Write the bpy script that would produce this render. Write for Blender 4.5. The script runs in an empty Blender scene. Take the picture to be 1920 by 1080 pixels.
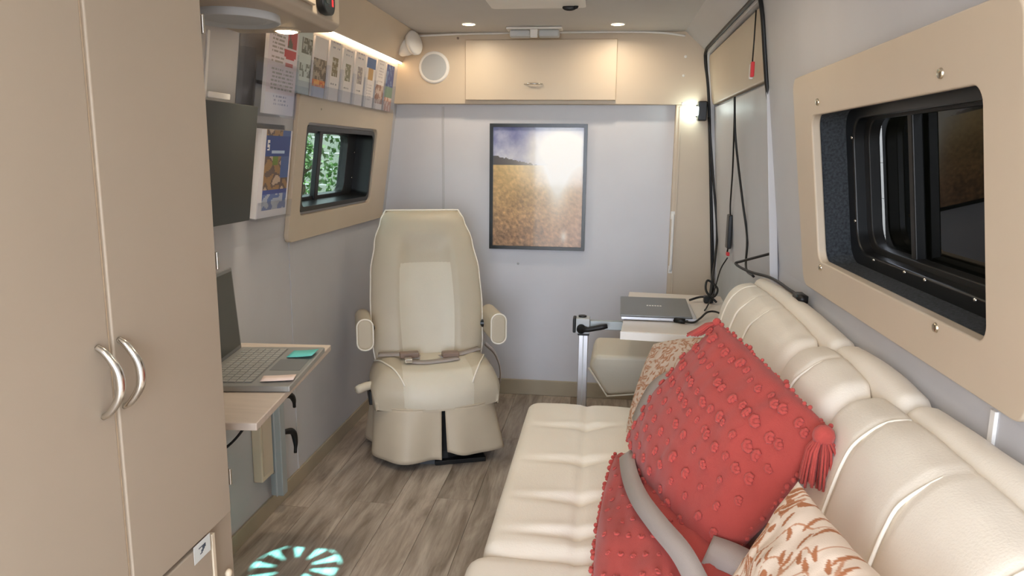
import bpy, bmesh, math, random
from mathutils import Vector, Matrix, noise
random.seed(7)
S = bpy.context.scene
C = S.collection
PI = math.pi
R = math.radians

# ------------------------------------------------------------------ camera, sky, sun, exposure
H = 1.31
cd = bpy.data.cameras.new('camera'); cam = bpy.data.objects.new('camera', cd); C.objects.link(cam)
cd.sensor_width = 36; cd.lens = 36 * 1385 / 1920; cd.clip_start = .02; cd.clip_end = 300
p_, y_, r_ = R(10.29), R(7.09), R(.645)
f_ = Vector((-math.sin(y_) * math.cos(p_), math.cos(y_) * math.cos(p_), -math.sin(p_)))
ri_ = Vector((math.cos(y_), math.sin(y_), 0)); up_ = ri_.cross(f_)
X_ = math.cos(r_) * ri_ + math.sin(r_) * up_; Y_ = -math.sin(r_) * ri_ + math.cos(r_) * up_
cam.matrix_world = Matrix(((X_.x, Y_.x, -f_.x, 0), (X_.y, Y_.y, -f_.y, 0), (X_.z, Y_.z, -f_.z, H), (0, 0, 0, 1)))
S.camera = cam

W = bpy.data.worlds.new('sky'); S.world = W; W.use_nodes = True
bg = W.node_tree.nodes['Background']
bg.inputs[0].default_value = (.78, .86, 1.0, 1); bg.inputs[1].default_value = 12

def light(name, kind, loc, energy, color=(1, 1, 1), size=.1, rot=(0, 0, 0), sy=None, shape=None, angle=None):
    d = bpy.data.lights.new(name, kind); d.energy = energy; d.color = color
    if kind == 'AREA':
        d.size = size
        if shape: d.shape = shape
        if sy: d.size_y = sy
    elif kind == 'SUN': d.angle = angle or R(.53)
    elif kind == 'SPOT':
        d.shadow_soft_size = size; d.spot_size = angle or R(120); d.spot_blend = .8
    else: d.shadow_soft_size = size
    o = bpy.data.objects.new(name, d); o.location = loc; o.rotation_euler = rot; C.objects.link(o)
    return o

VENT = Vector((-.29, 2.78, 1.93))
SUNV = (Vector((-.955, 2.05, 0)) - VENT).normalized()
sun = light('sun', 'SUN', (2, 4, 6), 48, (1, .97, .92), angle=R(.53))
sun.rotation_euler = SUNV.to_track_quat('-Z', 'Y').to_euler()
portal = light('rear_door_portal', 'AREA', (-.3, -1.18, 1.0), 1, size=1.8, sy=1.95, shape='RECTANGLE', rot=(R(90), 0, 0))
portal.data.cycles.is_portal = True

vs = S.view_settings
S.display_settings.display_device = 'sRGB'
vs.view_transform = 'Standard'; vs.look = 'None'; vs.gamma = 1; vs.use_curve_mapping = False
vs.exposure = 0.12
S.cycles.use_denoising = True
S.cycles.max_bounces = 10; S.cycles.diffuse_bounces = 6; S.cycles.transparent_max_bounces = 16
S.cycles.sample_clamp_indirect = 4; S.cycles.caustics_reflective = False; S.cycles.caustics_refractive = False

# ------------------------------------------------------------------ materials
def lin(c):
    return tuple(((v / 255) / 12.92 if v / 255 <= .04045 else ((v / 255 + .055) / 1.055) ** 2.4) for v in c[:3]) + (1,)

MATS = {}
def mat(name, rgb, rough=.5, metal=0, var=.04, vscale=6, bump=0, bscale=200, emit=None, es=0, alpha=1, coat=0, trans=0, ior=1.45, stretch=None, sheen=0):
    m = bpy.data.materials.new(name); m.use_nodes = True; nt = m.node_tree; b = nt.nodes['Principled BSDF']
    b.inputs['Roughness'].default_value = rough; b.inputs['Metallic'].default_value = metal
    b.inputs['IOR'].default_value = ior
    tc = nt.nodes.new('ShaderNodeTexCoord'); src = tc.outputs['Object']
    if stretch:
        mp = nt.nodes.new('ShaderNodeMapping'); mp.inputs['Scale'].default_value = stretch
        nt.links.new(src, mp.inputs[0]); src = mp.outputs[0]
    n = nt.nodes.new('ShaderNodeTexNoise'); n.inputs['Scale'].default_value = vscale; n.inputs['Detail'].default_value = 4
    nt.links.new(src, n.inputs['Vector'])
    rp = nt.nodes.new('ShaderNodeValToRGB')
    c = lin(rgb)
    rp.color_ramp.elements[0].position = .3; rp.color_ramp.elements[1].position = .7
    rp.color_ramp.elements[0].color = tuple(max(0, v * (1 - var)) for v in c[:3]) + (1,)
    rp.color_ramp.elements[1].color = tuple(min(1, v * (1 + var)) for v in c[:3]) + (1,)
    nt.links.new(n.outputs[0], rp.inputs[0]); nt.links.new(rp.outputs[0], b.inputs['Base Color'])
    if bump:
        n2 = nt.nodes.new('ShaderNodeTexNoise'); n2.inputs['Scale'].default_value = bscale; n2.inputs['Detail'].default_value = 3
        nt.links.new(src, n2.inputs['Vector'])
        bp = nt.nodes.new('ShaderNodeBump'); bp.inputs['Strength'].default_value = bump; bp.inputs['Distance'].default_value = .002
        nt.links.new(n2.outputs[0], bp.inputs['Height']); nt.links.new(bp.outputs[0], b.inputs['Normal'])
    if emit: b.inputs['Emission Color'].default_value = lin(emit); b.inputs['Emission Strength'].default_value = es
    if coat: b.inputs['Coat Weight'].default_value = coat; b.inputs['Coat Roughness'].default_value = .08
    if trans: b.inputs['Transmission Weight'].default_value = trans
    if sheen: b.inputs['Sheen Weight'].default_value = sheen
    b.inputs['Alpha'].default_value = alpha
    MATS[name] = m
    return m

M_wall = mat('grey_laminate', (196, 196, 199), .42, var=.02, bump=.05, bscale=400)
M_wallf = mat('grey_laminate_front', (212, 212, 217), .38, var=.02, bump=.05, bscale=400)
M_ceil = mat('ceiling_fabric', (200, 198, 196), .7, var=.02)
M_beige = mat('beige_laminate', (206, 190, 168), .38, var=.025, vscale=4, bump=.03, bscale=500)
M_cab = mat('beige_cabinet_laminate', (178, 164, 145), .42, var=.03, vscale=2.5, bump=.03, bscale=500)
M_band = mat('pale_edge_banding', (226, 210, 184), .4)
M_base = mat('tan_baseboard_vinyl', (172, 160, 138), .5, var=.06)
M_cream = mat('cream_leather', (238, 230, 216), .4, var=.02, bump=.25, bscale=260)
M_creamd = mat('cream_leather_back', (236, 224, 205), .36, var=.02, bump=.2, bscale=260)
M_chair = mat('beige_leather', (200, 188, 166), .45, var=.03, bump=.3, bscale=260)
M_chair2 = mat('light_beige_leather', (218, 209, 190), .45, var=.03, bump=.3, bscale=260)
M_pipe = mat('white_piping', (248, 242, 228), .4)
M_skirt = mat('skirt_leather', (200, 186, 163), .45, var=.04, bump=.2, bscale=260)
M_red = mat('terracotta_cotton', (174, 70, 62), .9, var=.06, vscale=14, bump=.5, bscale=500, sheen=.15)
M_redt = mat('terracotta_yarn', (182, 74, 66), .9, var=.08, vscale=60, bump=.5, bscale=600, sheen=.15)
M_belt = mat('grey_seatbelt_webbing', (168, 158, 152), .38, var=.03, bump=.25, bscale=500)
M_buckle = mat('brown_grey_buckle_plastic', (140, 118, 104), .4)
M_black = mat('black_rubber', (20, 20, 20), .5)
M_blackp = mat('black_plastic', (26, 27, 28), .35)
M_wire = mat('black_cable', (18, 17, 17), .45)
M_carp = mat('charcoal_carpet', (58, 62, 66), .95, var=.5, vscale=160, bump=.8, bscale=500)
M_scr = mat('dark_screen', (54, 56, 50), .3, var=.03)
M_alum = mat('brushed_aluminium', (214, 216, 222), .35, metal=.75)
M_alumg = mat('grey_painted_aluminium', (168, 176, 178), .4, metal=.2)
M_whitep = mat('white_plastic', (238, 236, 232), .4)
M_greyp = mat('light_grey_plastic', (190, 194, 196), .45)
M_chrome = mat('brushed_chrome', (216, 212, 204), .22, metal=1, var=.01)
M_table = mat('pale_oak_laminate', (200, 186, 172), .4, var=.05, vscale=8, stretch=(1, 8, 1))
M_tablew = mat('pale_table_laminate', (226, 216, 206), .35, var=.03)
M_lap = mat('silver_laptop', (160, 160, 156), .35, metal=.5)
M_lapd = mat('grey_laptop_lid', (128, 130, 130), .4, metal=.45)
M_key = mat('grey_keys', (148, 148, 144), .5)
M_note = mat('teal_sticky_note', (96, 190, 186), .6)
M_pink = mat('pale_pink_paper', (236, 216, 208), .6)
M_mesh = mat('grey_speaker_grille', (186, 190, 192), .6, bump=.6, bscale=900)
M_lamp = mat('lamp_glow', (255, 236, 200), .5, emit=(255, 222, 170), es=22)
M_led = mat('led_glow', (255, 236, 210), .5, emit=(255, 214, 165), es=16)
M_lampc = mat('clip_lamp_glow', (240, 255, 250), .5, emit=(236, 255, 250), es=14)
M_redp = mat('red_plastic', (214, 50, 56), .4)
M_leaf = mat('green_leaves', (72, 112, 50), .55, var=.5, vscale=3)
M_bark = mat('bark', (92, 76, 60), .9, var=.3)
M_siding = mat('grey_siding_paint', (196, 200, 186), .7)
M_siding2 = mat('dark_garage_cladding', (46, 44, 38), .8, var=.2)
M_ground = mat('asphalt', (120, 118, 114), .9, var=.1, vscale=3)
M_paper = mat('white_paper', (236, 232, 230), .6)
M_frame = mat('black_picture_frame', (38, 42, 44), .25)
M_gold = mat('brass_screw', (196, 186, 166), .25, metal=1)

def attr_mat(name, rough=.5, bump=0, coat=0):
    m = bpy.data.materials.new(name); m.use_nodes = True; nt = m.node_tree; b = nt.nodes['Principled BSDF']
    a = nt.nodes.new('ShaderNodeVertexColor'); a.layer_name = 'Print'
    nt.links.new(a.outputs[0], b.inputs['Base Color']); b.inputs['Roughness'].default_value = rough
    if coat: b.inputs['Coat Weight'].default_value = coat; b.inputs['Coat Roughness'].default_value = .05
    if bump:
        n2 = nt.nodes.new('ShaderNodeTexNoise'); n2.inputs['Scale'].default_value = 500
        tc = nt.nodes.new('ShaderNodeTexCoord'); nt.links.new(tc.outputs['Object'], n2.inputs['Vector'])
        bp = nt.nodes.new('ShaderNodeBump'); bp.inputs['Strength'].default_value = bump; bp.inputs['Distance'].default_value = .001
        nt.links.new(n2.outputs[0], bp.inputs['Height']); nt.links.new(bp.outputs[0], b.inputs['Normal'])
    return m
M_print = attr_mat('printed_paper', .35)
M_poster = attr_mat('glazed_print', .45, coat=.6)
M_floral = attr_mat('floral_cotton', .9, bump=.4)

def glass(name, tint, rough=0.0, fac=.12, body=None):
    m = bpy.data.materials.new(name); m.use_nodes = True; nt = m.node_tree; nt.nodes.clear()
    o = nt.nodes.new('ShaderNodeOutputMaterial'); t = nt.nodes.new('ShaderNodeBsdfTransparent'); t.inputs[0].default_value = tint
    g = nt.nodes.new('ShaderNodeBsdfGlossy'); g.inputs['Roughness'].default_value = rough + .02
    fr = nt.nodes.new('ShaderNodeLayerWeight'); fr.inputs[0].default_value = .12
    mu = nt.nodes.new('ShaderNodeMath'); mu.operation = 'MULTIPLY'; mu.inputs[1].default_value = fac * 4; nt.links.new(fr.outputs[1], mu.inputs[0])
    mx = nt.nodes.new('ShaderNodeMixShader'); nt.links.new(mu.outputs[0], mx.inputs[0])
    last = t
    if body:
        d = nt.nodes.new('ShaderNodeBsdfTranslucent'); d.inputs[0].default_value = body[0]
        m2 = nt.nodes.new('ShaderNodeMixShader'); m2.inputs[0].default_value = body[1]
        nt.links.new(t.outputs[0], m2.inputs[1]); nt.links.new(d.outputs[0], m2.inputs[2]); last = m2
    nt.links.new(last.outputs[0], mx.inputs[1]); nt.links.new(g.outputs[0], mx.inputs[2]); nt.links.new(mx.outputs[0], o.inputs[0])
    return m
M_glassL = glass('window_glass', (.36, .40, .37, 1))
M_glassD = glass('dark_tinted_glass', (.07, .07, .055, 1))
M_dome = glass('cyan_vent_dome', (.42, .88, .95, 1), body=((.5, .95, 1, 1), .06))
M_acr = glass('clear_acrylic', (.93, .94, .96, 1))

def floor_mat():
    m = bpy.data.materials.new('grey_oak_plank'); m.use_nodes = True; nt = m.node_tree; b = nt.nodes['Principled BSDF']
    N = nt.nodes.new; L = nt.links.new
    tc = N('ShaderNodeTexCoord'); oi = N('ShaderNodeObjectInfo')
    ad = N('ShaderNodeVectorMath'); ad.operation = 'ADD'
    sc = N('ShaderNodeVectorMath'); sc.operation = 'SCALE'; sc.inputs['Scale'].default_value = 37
    cx = N('ShaderNodeCombineXYZ')
    for i in range(3): L(oi.outputs['Random'], cx.inputs[i])
    L(cx.outputs[0], sc.inputs[0]); L(tc.outputs['Object'], ad.inputs[0]); L(sc.outputs[0], ad.inputs[1])
    mp = N('ShaderNodeMapping'); mp.inputs['Scale'].default_value = (9, 1.3, 1); L(ad.outputs[0], mp.inputs[0])
    n1 = N('ShaderNodeTexNoise'); n1.inputs['Scale'].default_value = 2.2; n1.inputs['Detail'].default_value = 7; n1.inputs['Roughness'].default_value = .62
    n1.inputs['Distortion'].default_value = .6; L(mp.outputs[0], n1.inputs['Vector'])
    mp2 = N('ShaderNodeMapping'); mp2.inputs['Scale'].default_value = (60, 3, 1); L(ad.outputs[0], mp2.inputs[0])
    n2 = N('ShaderNodeTexNoise'); n2.inputs['Scale'].default_value = 2.5; n2.inputs['Detail'].default_value = 4; L(mp2.outputs[0], n2.inputs['Vector'])
    rp = N('ShaderNodeValToRGB'); e = rp.color_ramp.elements
    e[0].position = .32; e[0].color = lin((132, 118, 104)); e[1].position = .68; e[1].color = lin((200, 188, 174))
    x = e.new(.5); x.color = lin((172, 158, 144))
    L(n1.outputs[0], rp.inputs[0])
    mx = N('ShaderNodeMix'); mx.data_type = 'RGBA'; mx.blend_type = 'MULTIPLY'; mx.inputs[0].default_value = .5
    r2 = N('ShaderNodeValToRGB'); r2.color_ramp.elements[0].position = .35; r2.color_ramp.elements[0].color = (.72, .70, .68, 1); r2.color_ramp.elements[1].position = .6; r2.color_ramp.elements[1].color = (1, 1, 1, 1)
    L(n2.outputs[0], r2.inputs[0]); L(rp.outputs[0], mx.inputs[6]); L(r2.outputs[0], mx.inputs[7])
    hs = N('ShaderNodeHueSaturation'); mr = N('ShaderNodeMapRange'); mr.inputs[3].default_value = .82; mr.inputs[4].default_value = 1.12
    L(oi.outputs['Random'], mr.inputs[0]); L(mr.outputs[0], hs.inputs['Value']); L(mx.outputs[2], hs.inputs['Color']); L(hs.outputs[0], b.inputs['Base Color'])
    b.inputs['Roughness'].default_value = .42
    bp = N('ShaderNodeBump'); bp.inputs['Strength'].default_value = .15; bp.inputs['Distance'].default_value = .001; L(n2.outputs[0], bp.inputs['Height']); L(bp.outputs[0], b.inputs['Normal'])
    return m
M_floor = floor_mat()

# ------------------------------------------------------------------ helpers
def tag(o, label=None, cat=None, group=None, kind=None):
    if label: o['label'] = label
    if cat: o['category'] = cat
    if group: o['group'] = group
    if kind: o['kind'] = kind
    return o

def thing(name, label, cat, loc=(0, 0, 0), rz=0, group=None):
    o = bpy.data.objects.new(name, None); o.empty_display_size = .05
    o.location = loc; o.rotation_euler = (0, 0, rz); C.objects.link(o)
    return tag(o, label, cat, group)

def mk(name, verts, faces, m, parent=None, smooth=False, bevel=0, seg=2, solid=0, label=None, sub=0, angle=35, offset=0):
    """a mesh object; with a parent the coordinates are local to it"""
    me = bpy.data.meshes.new(name); me.from_pydata([tuple(v) for v in verts], [], faces)
    bm = bmesh.new(); bm.from_mesh(me); bmesh.ops.remove_doubles(bm, verts=bm.verts, dist=1e-6)
    if not solid: bmesh.ops.recalc_face_normals(bm, faces=bm.faces)
    bm.to_mesh(me); bm.free()
    me.materials.append(m)
    o = bpy.data.objects.new(name, me); C.objects.link(o)
    if parent: o.parent = parent
    if smooth:
        for p in me.polygons: p.use_smooth = True
    if solid:
        md = o.modifiers.new('solid', 'SOLIDIFY'); md.thickness = solid; md.offset = offset
    if bevel:
        md = o.modifiers.new('bevel', 'BEVEL'); md.width = bevel; md.segments = seg; md.limit_method = 'ANGLE'; md.angle_limit = R(angle)
        for p in me.polygons: p.use_smooth = True
        md.harden_normals = True
    if sub:
        md = o.modifiers.new('sub', 'SUBSURF'); md.levels = sub; md.render_levels = sub
    if label: o['label'] = label
    return o

class G:
    """collects simple shapes into one mesh"""
    def __init__(s): s.v = []; s.f = []
    def add(s, v, f):
        n = len(s.v); s.v += [Vector(a) for a in v]; s.f += [tuple(i + n for i in q) for q in f]; return s
    def box(s, x0, x1, y0, y1, z0, z1, M=None):
        v = [Vector((x, y, z)) for x in (x0, x1) for y in (y0, y1) for z in (z0, z1)]
        if M: v = [M @ a for a in v]
        return s.add(v, [(0, 1, 3, 2), (4, 6, 7, 5), (0, 4, 5, 1), (2, 3, 7, 6), (0, 2, 6, 4), (1, 5, 7, 3)])
    def cyl(s, a, b, r, n=20, r2=None, cap=True):
        a = Vector(a); b = Vector(b); r2 = r if r2 is None else r2
        q = (b - a).to_track_quat('Z', 'Y').to_matrix()
        v = [a + q @ Vector((r * math.cos(2 * PI * i / n), r * math.sin(2 * PI * i / n), 0)) for i in range(n)]
        v += [b + q @ Vector((r2 * math.cos(2 * PI * i / n), r2 * math.sin(2 * PI * i / n), 0)) for i in range(n)]
        f = [(i, (i + 1) % n, n + (i + 1) % n, n + i) for i in range(n)]
        if cap: f += [tuple(range(n))[::-1], tuple(range(n, 2 * n))]
        return s.add(v, f)
    def tube(s, pts, r, n=8, closed=False):
        pts = [Vector(p) for p in pts]; k = len(pts); v = []; f = []
        prev = None
        for i, p in enumerate(pts):
            a = pts[(i - 1) % k] if (closed or i > 0) else p
            b = pts[(i + 1) % k] if (closed or i < k - 1) else p
            t = (b - a).normalized()
            if prev is None:
                u = t.cross(Vector((0, 0, 1)))
                if u.length < .1: u = t.cross(Vector((1, 0, 0)))
            else: u = prev - t * prev.dot(t)
            u.normalize(); prev = u; w = t.cross(u)
            rr = r[i] if isinstance(r, (list, tuple)) else r
            v += [p + u * rr * math.cos(2 * PI * j / n) + w * rr * math.sin(2 * PI * j / n) for j in range(n)]
        for i in range(k if closed else k - 1):
            for j in range(n):
                f.append((i * n + j, i * n + (j + 1) % n, ((i + 1) % k) * n + (j + 1) % n, ((i + 1) % k) * n + j))
        if not closed: f += [tuple(range(n))[::-1], tuple(range((k - 1) * n, k * n))]
        return s.add(v, f)
    def lathe(s, prof, org=(0, 0, 0), axis=(0, 0, 1), n=32):
        q = Vector(axis).to_track_quat('Z', 'Y').to_matrix(); org = Vector(org); v = []; f = []
        for (r, z) in prof: v += [org + q @ Vector((r * math.cos(2 * PI * i / n), r * math.sin(2 * PI * i / n), z)) for i in range(n)]
        for k in range(len(prof) - 1):
            for i in range(n): f.append((k * n + i, k * n + (i + 1) % n, (k + 1) * n + (i + 1) % n, (k + 1) * n + i))
        return s.add(v, f)
    def sphere(s, c, r, n=12, m=8, sc=(1, 1, 1), M=None):
        c = Vector(c); v = []; f = []
        for a in range(m + 1):
            for b in range(n):
                th = PI * a / m; ph = 2 * PI * b / n
                d = Vector((math.sin(th) * math.cos(ph) * sc[0], math.sin(th) * math.sin(ph) * sc[1], math.cos(th) * sc[2])) * r
                v.append(c + (M @ d if M else d))
        for a in range(m):
            for b in range(n): f.append((a * n + b, a * n + (b + 1) % n, (a + 1) * n + (b + 1) % n, (a + 1) * n + b))
        return s.add(v, f)
    def go(s, name, m, parent=None, **k): return mk(name, s.v, s.f, m, parent, **k)

def smoothpts(pts, n=6):
    """Catmull-Rom through the points"""
    P = [Vector(p) for p in pts]; P = [P[0] * 2 - P[1]] + P + [P[-1] * 2 - P[-2]]; out = []
    for i in range(1, len(P) - 2):
        for k in range(n):
            t = k / n; a, b, c, d = P[i - 1:i + 3]
            out.append(.5 * ((2 * b) + (c - a) * t + (2 * a - 5 * b + 4 * c - d) * t * t + (3 * b - a - 3 * c + d) * t ** 3))
    out.append(P[-2]); return out

def rrect(x0, x1, y0, y1, r, n=6):
    """rounded rectangle loop (2D)"""
    out = []
    for cx, cy, a in ((x1 - r, y1 - r, 0), (x0 + r, y1 - r, 90), (x0 + r, y0 + r, 180), (x1 - r, y0 + r, 270)):
        for k in range(n + 1):
            t = R(a + 90 * k / n); out.append((cx + r * math.cos(t), cy + r * math.sin(t)))
    return out

def ring(name, outer, inner, d0, d1, fn, m, parent=None, bevel=0, **k):
    """frame between two loops of the same length, from depth d0 to d1; fn(a,b,d) -> 3D"""
    n = len(outer); v = [fn(a, b, d0) for a, b in outer] + [fn(a, b, d0) for a, b in inner] + [fn(a, b, d1) for a, b in outer] + [fn(a, b, d1) for a, b in inner]
    f = []
    for i in range(n):
        j = (i + 1) % n
        f += [(i, j, n + j, n + i), (2 * n + i, 3 * n + i, 3 * n + j, 2 * n + j), (i, 2 * n + i, 2 * n + j, j), (n + i, n + j, 3 * n + j, 3 * n + i)]
    return mk(name, v, f, m, parent, bevel=bevel, **k)

def plate(name, loop, d0, d1, fn, m, parent=None, bevel=0, **k):
    n = len(loop); v = [fn(a, b, d0) for a, b in loop] + [fn(a, b, d1) for a, b in loop]
    f = [tuple(range(n))[::-1], tuple(range(n, 2 * n))] + [(i, (i + 1) % n, n + (i + 1) % n, n + i) for i in range(n)]
    return mk(name, v, f, m, parent, bevel=bevel, **k)

def shell(name, prof, y0, y1, holes, m, out, th=.05, kind='structure'):
    """wall swept along y from a profile of (x,z), rectangular holes (y0,y1,z0,z1), thickness outwards (out = +1/-1 in x)"""
    ys = sorted({y0, y1} | {h[0] for h in holes} | {h[1] for h in holes})
    zs = sorted({p[1] for p in prof} | {h[2] for h in holes} | {h[3] for h in holes})
    def xz(z):
        for (xa, za), (xb, zb) in zip(prof, prof[1:]):
            if za <= z <= zb: return xa + (xb - xa) * (z - za) / (zb - za)
    g = G()
    def cell(a, b, c, d):
        for h in holes:
            if a >= h[0] - 1e-6 and b <= h[1] + 1e-6 and c >= h[2] - 1e-6 and d <= h[3] + 1e-6: return
        X0, X1 = xz(c), xz(d)
        v = [(X0, a, c), (X0, b, c), (X1, b, d), (X1, a, d)]
        v += [(X0 + out * th, a, c), (X0 + out * th, b, c), (X1 + out * th, b, d), (X1 + out * th, a, d)]
        g.add(v, [(0, 1, 2, 3), (4, 7, 6, 5), (0, 4, 5, 1), (3, 2, 6, 7), (0, 3, 7, 4), (1, 5, 6, 2)])
    for a, b in zip(ys, ys[1:]):
        for c, d in zip(zs, zs[1:]): cell(a, b, c, d)
    o = g.go(name, m); o['kind'] = kind
    return o

def struct(o): o['kind'] = 'structure'; return o

def xl(z): return -1.186 if z < 1 else -1.186 + .135 * (z - 1)
def xr(z): return .575 if z < .95 else .575 - .13 * (z - .95)
def FL(y, z, d):  # left wall frame: d = distance into the room
    return Vector((xl(z) + d, y, z - (.135 * d if z > 1 else 0)))
def FR(y, z, d):
    return Vector((xr(z) - d, y, z - (.13 * d if z > .95 else 0)))

def printed(name, P0, U, V, th, colorfn, nu, nv, m, parent=None, edge=M_paper, label=None):
    """flat sheet with a print: P0 lower-left corner, U and V its edges, colour per cell from colorfn(u,v) in 0..255"""
    P0 = Vector(P0); U = Vector(U); V = Vector(V); N = U.cross(V).normalized() * th
    v = [P0 + U * (i / nu) + V * (j / nv) for j in range(nv + 1) for i in range(nu + 1)]
    f = [(j * (nu + 1) + i, j * (nu + 1) + i + 1, (j + 1) * (nu + 1) + i + 1, (j + 1) * (nu + 1) + i) for j in range(nv) for i in range(nu)]
    b = len(v); v += [P0, P0 + U, P0 + U + V, P0 + V]; v += [p - N for p in v[b:b + 4]]
    f += [(b + 7, b + 6, b + 5, b + 4), (b, b + 4, b + 5, b + 1), (b + 1, b + 5, b + 6, b + 2), (b + 2, b + 6, b + 7, b + 3), (b + 3, b + 7, b + 4, b)]
    me = bpy.data.meshes.new(name); me.from_pydata([tuple(a) for a in v], [], f); me.materials.append(m); me.materials.append(edge)
    ca = me.color_attributes.new('Print', 'FLOAT_COLOR', 'CORNER')
    buf = [1.0] * (4 * len(me.loops)); k = 0
    for p in me.polygons:
        if p.index < nu * nv:
            i = p.index % nu; j = p.index // nu; c = lin(colorfn((i + .5) / nu, (j + .5) / nv))
        else: c = (.8, .8, .8, 1); p.material_index = 1
        for l in p.loop_indices: buf[4 * l:4 * l + 4] = c
    ca.data.foreach_set('color', buf)
    o = bpy.data.objects.new(name, me); C.objects.link(o)
    if parent: o.parent = parent
    if label: o['label'] = label
    return o

def dup(root, loc=None):
    r = root.copy(); C.objects.link(r)
    if loc is not None: r.location = loc
    for ch in list(root.children):
        c = ch.copy(); C.objects.link(c); c.parent = r
        for g in ch.children:
            d = g.copy(); C.objects.link(d); d.parent = c
    return r

# ------------------------------------------------------------------ the shell of the van
YB = 3.91; YR = -1.2
fl = struct(G().box(-1.3, .75, YR, YB + .1, -.08, -.004).go('floor', M_base))
pw, pl_ = .152, 1.22
for c in range(13):
    x0 = -1.215 + c * pw; off = (c * .47) % 1 * pl_; y0 = YR - off
    while y0 < YB:
        a = max(YR, y0); b = min(YB, y0 + pl_)
        if b - a > .02:
            g = G().box(-pw / 2 + .0008, pw / 2 - .0008, a - y0 + .001, b - y0 - .001, -.004, 0)
            o = g.go('plank', M_floor, fl); o.location = (x0 + pw / 2, y0, 0)
        y0 += pl_

LH = (2.72, 3.54, 1.09, 1.40); RH = (1.05, 2.00, 1.02, 1.44)
shell('wall_left', [(-1.186, -.05), (-1.186, 1.0), (xl(1.8), 1.8), (-.985, 1.93)], YR, YB + .05, [LH], M_wall, -1)
shell('wall_right', [(.575, -.05), (.575, .95), (xr(1.82), 1.82), (.34, 1.93)], YR, YB + .05, [RH, (2.515, 3.86, .55, 1.80)], M_wall, 1)
# outer skins beyond the insulation, with the window openings
cg = G()
hx0, hx1, hy0, hy1 = VENT.x - .17, VENT.x + .17, VENT.y - .17, VENT.y + .17
for x0, x1, y0, y1 in ((-1.25, hx0, YR, YB + .1), (hx1, .7, YR, YB + .1), (hx0, hx1, YR, hy0), (hx0, hx1, hy1, YB + .1)):
    cg.box(x0, x1, y0, y1, 1.91, 1.97)
struct(cg.go('ceiling', M_ceil))
struct(G().box(-1.4, .75, YB, YB + .06, -.05, 2.0).go('wall_front', M_wallf))
struct(G().box(-1.186, -1.176, YR, YB, 0, .06).go('baseboard_left', M_base, bevel=.002))
struct(G().box(-1.176, .56, YB - .012, YB, 0, .085).go('baseboard_front', M_base, bevel=.003))
struct(G().box(xl(.5) - .001, xl(.5) + .004, 2.655, 2.667, .06, .99).go('trim_1', M_wall, bevel=.001))
struct(G().box(-.868, -.856, YB - .004, YB, .085, 1.55).go('trim_2', M_wall, bevel=.001))
struct(G().box(.57, .576, 1.10, 1.114, .3, .95).go('trim_3', M_whitep, bevel=.001))
# beige corner pillar on the right of the front wall
t = G().box(.335, .60, 3.862, YB, .0, 1.56).go('trim_4', M_beige, bevel=.004); struct(t)
struct(G().box(.352, .362, 3.858, 3.864, 0, 1.55).go('trim_5', M_beige, bevel=.001))
g = G(); pts = smoothpts([(-.985, 3.835, 1.895), (-.7, 3.835, 1.903), (-.2, 3.835, 1.906), (.2, 3.835, 1.903), (.36, 3.835, 1.885)], 6)
g.tube(pts, .005); struct(g.go('trim_6', M_whitep, smooth=True))
# sloping beige cove panel above the leaflet rack, left; grey one on the right comes from the wall profile
g = G(); n = 8
A = [(-.975, 1.91), (-1.06, 1.768), (-1.075, 1.775), (-1.0, 1.92)]
v = [Vector((x, y, z)) for y in (YR, 3.85) for x, z in A]
g.add(v, [(0, 1, 2, 3)[::-1], (4, 5, 6, 7), (0, 4, 5, 1), (1, 5, 6, 2), (2, 6, 7, 3), (3, 7, 4, 0)])
struct(g.go('trim_7', M_beige, bevel=.003))
g = G().cyl((-1.02, 3.17, 1.842), (-1.014, 3.17, 1.838), .006, 10)
ld = thing('led_strip_light', 'warm glowing light strip along the cove above the leaflets', 'light strip', (-1.067, 3.0, 1.765))
G().box(-.004, .004, -.85, .845, -.006, 0).go('diffuser', M_led, ld)
G().box(-.008, .008, -.86, .85, 0, .004).go('channel', M_alum, ld)

# outside: ground, daylight scene behind the left window, dark wall behind the right one
struct(G().box(-40, 40, -40, 40, -.75, -.7).go('ground', M_ground))

# ------------------------------------------------------------------ windows
def slab(g, y0, y1, z0, z1, d0, d1, fn):
    v = [fn(y, z, d) for y in (y0, y1) for z in (z0, z1) for d in (d0, d1)]
    g.add(v, [(0, 1, 3, 2), (4, 6, 7, 5), (0, 4, 5, 1), (2, 3, 7, 6), (0, 2, 6, 4), (1, 5, 7, 3)]); return g

wl = thing('window_1', None, None, (0, 0, 0)); wl['kind'] = 'structure'
ring('window_panel', rrect(2.615, 3.80, .972, 1.53, .03), rrect(2.70, 3.56, 1.07, 1.42, .03), .0, .020, FL, M_beige, wl, bevel=.004)
ring('window_reveal', rrect(2.71, 3.55, 1.08, 1.41, .03), rrect(2.73, 3.53, 1.10, 1.39, .03), -.075, .012, FL, M_blackp, wl, bevel=.002)
ring('window_frame', rrect(2.69, 3.57, 1.06, 1.43, .03), rrect(2.755, 3.42, 1.115, 1.375, .04), -.11, -.07, FL, M_blackp, wl, bevel=.004)
slab(G(), 3.04, 3.08, 1.09, 1.40, -.085, -.062, FL).go('window_mullion', M_blackp, wl, bevel=.004)
slab(G(), 2.73, 3.53, 1.09, 1.40, -.098, -.094, FL).go('window_pane', M_glassL, wl)
g = G()
for z in (1.18, 1.30): g.sphere(FL(3.50, z, -.065), .004)
g.go('window_screw', M_chrome, wl, smooth=True)
g = G().sphere(FL(2.82, 1.475, .02), .005, sc=(.5, 1, 1)); g.go('panel_screw', M_base, wl, smooth=True)

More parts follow.
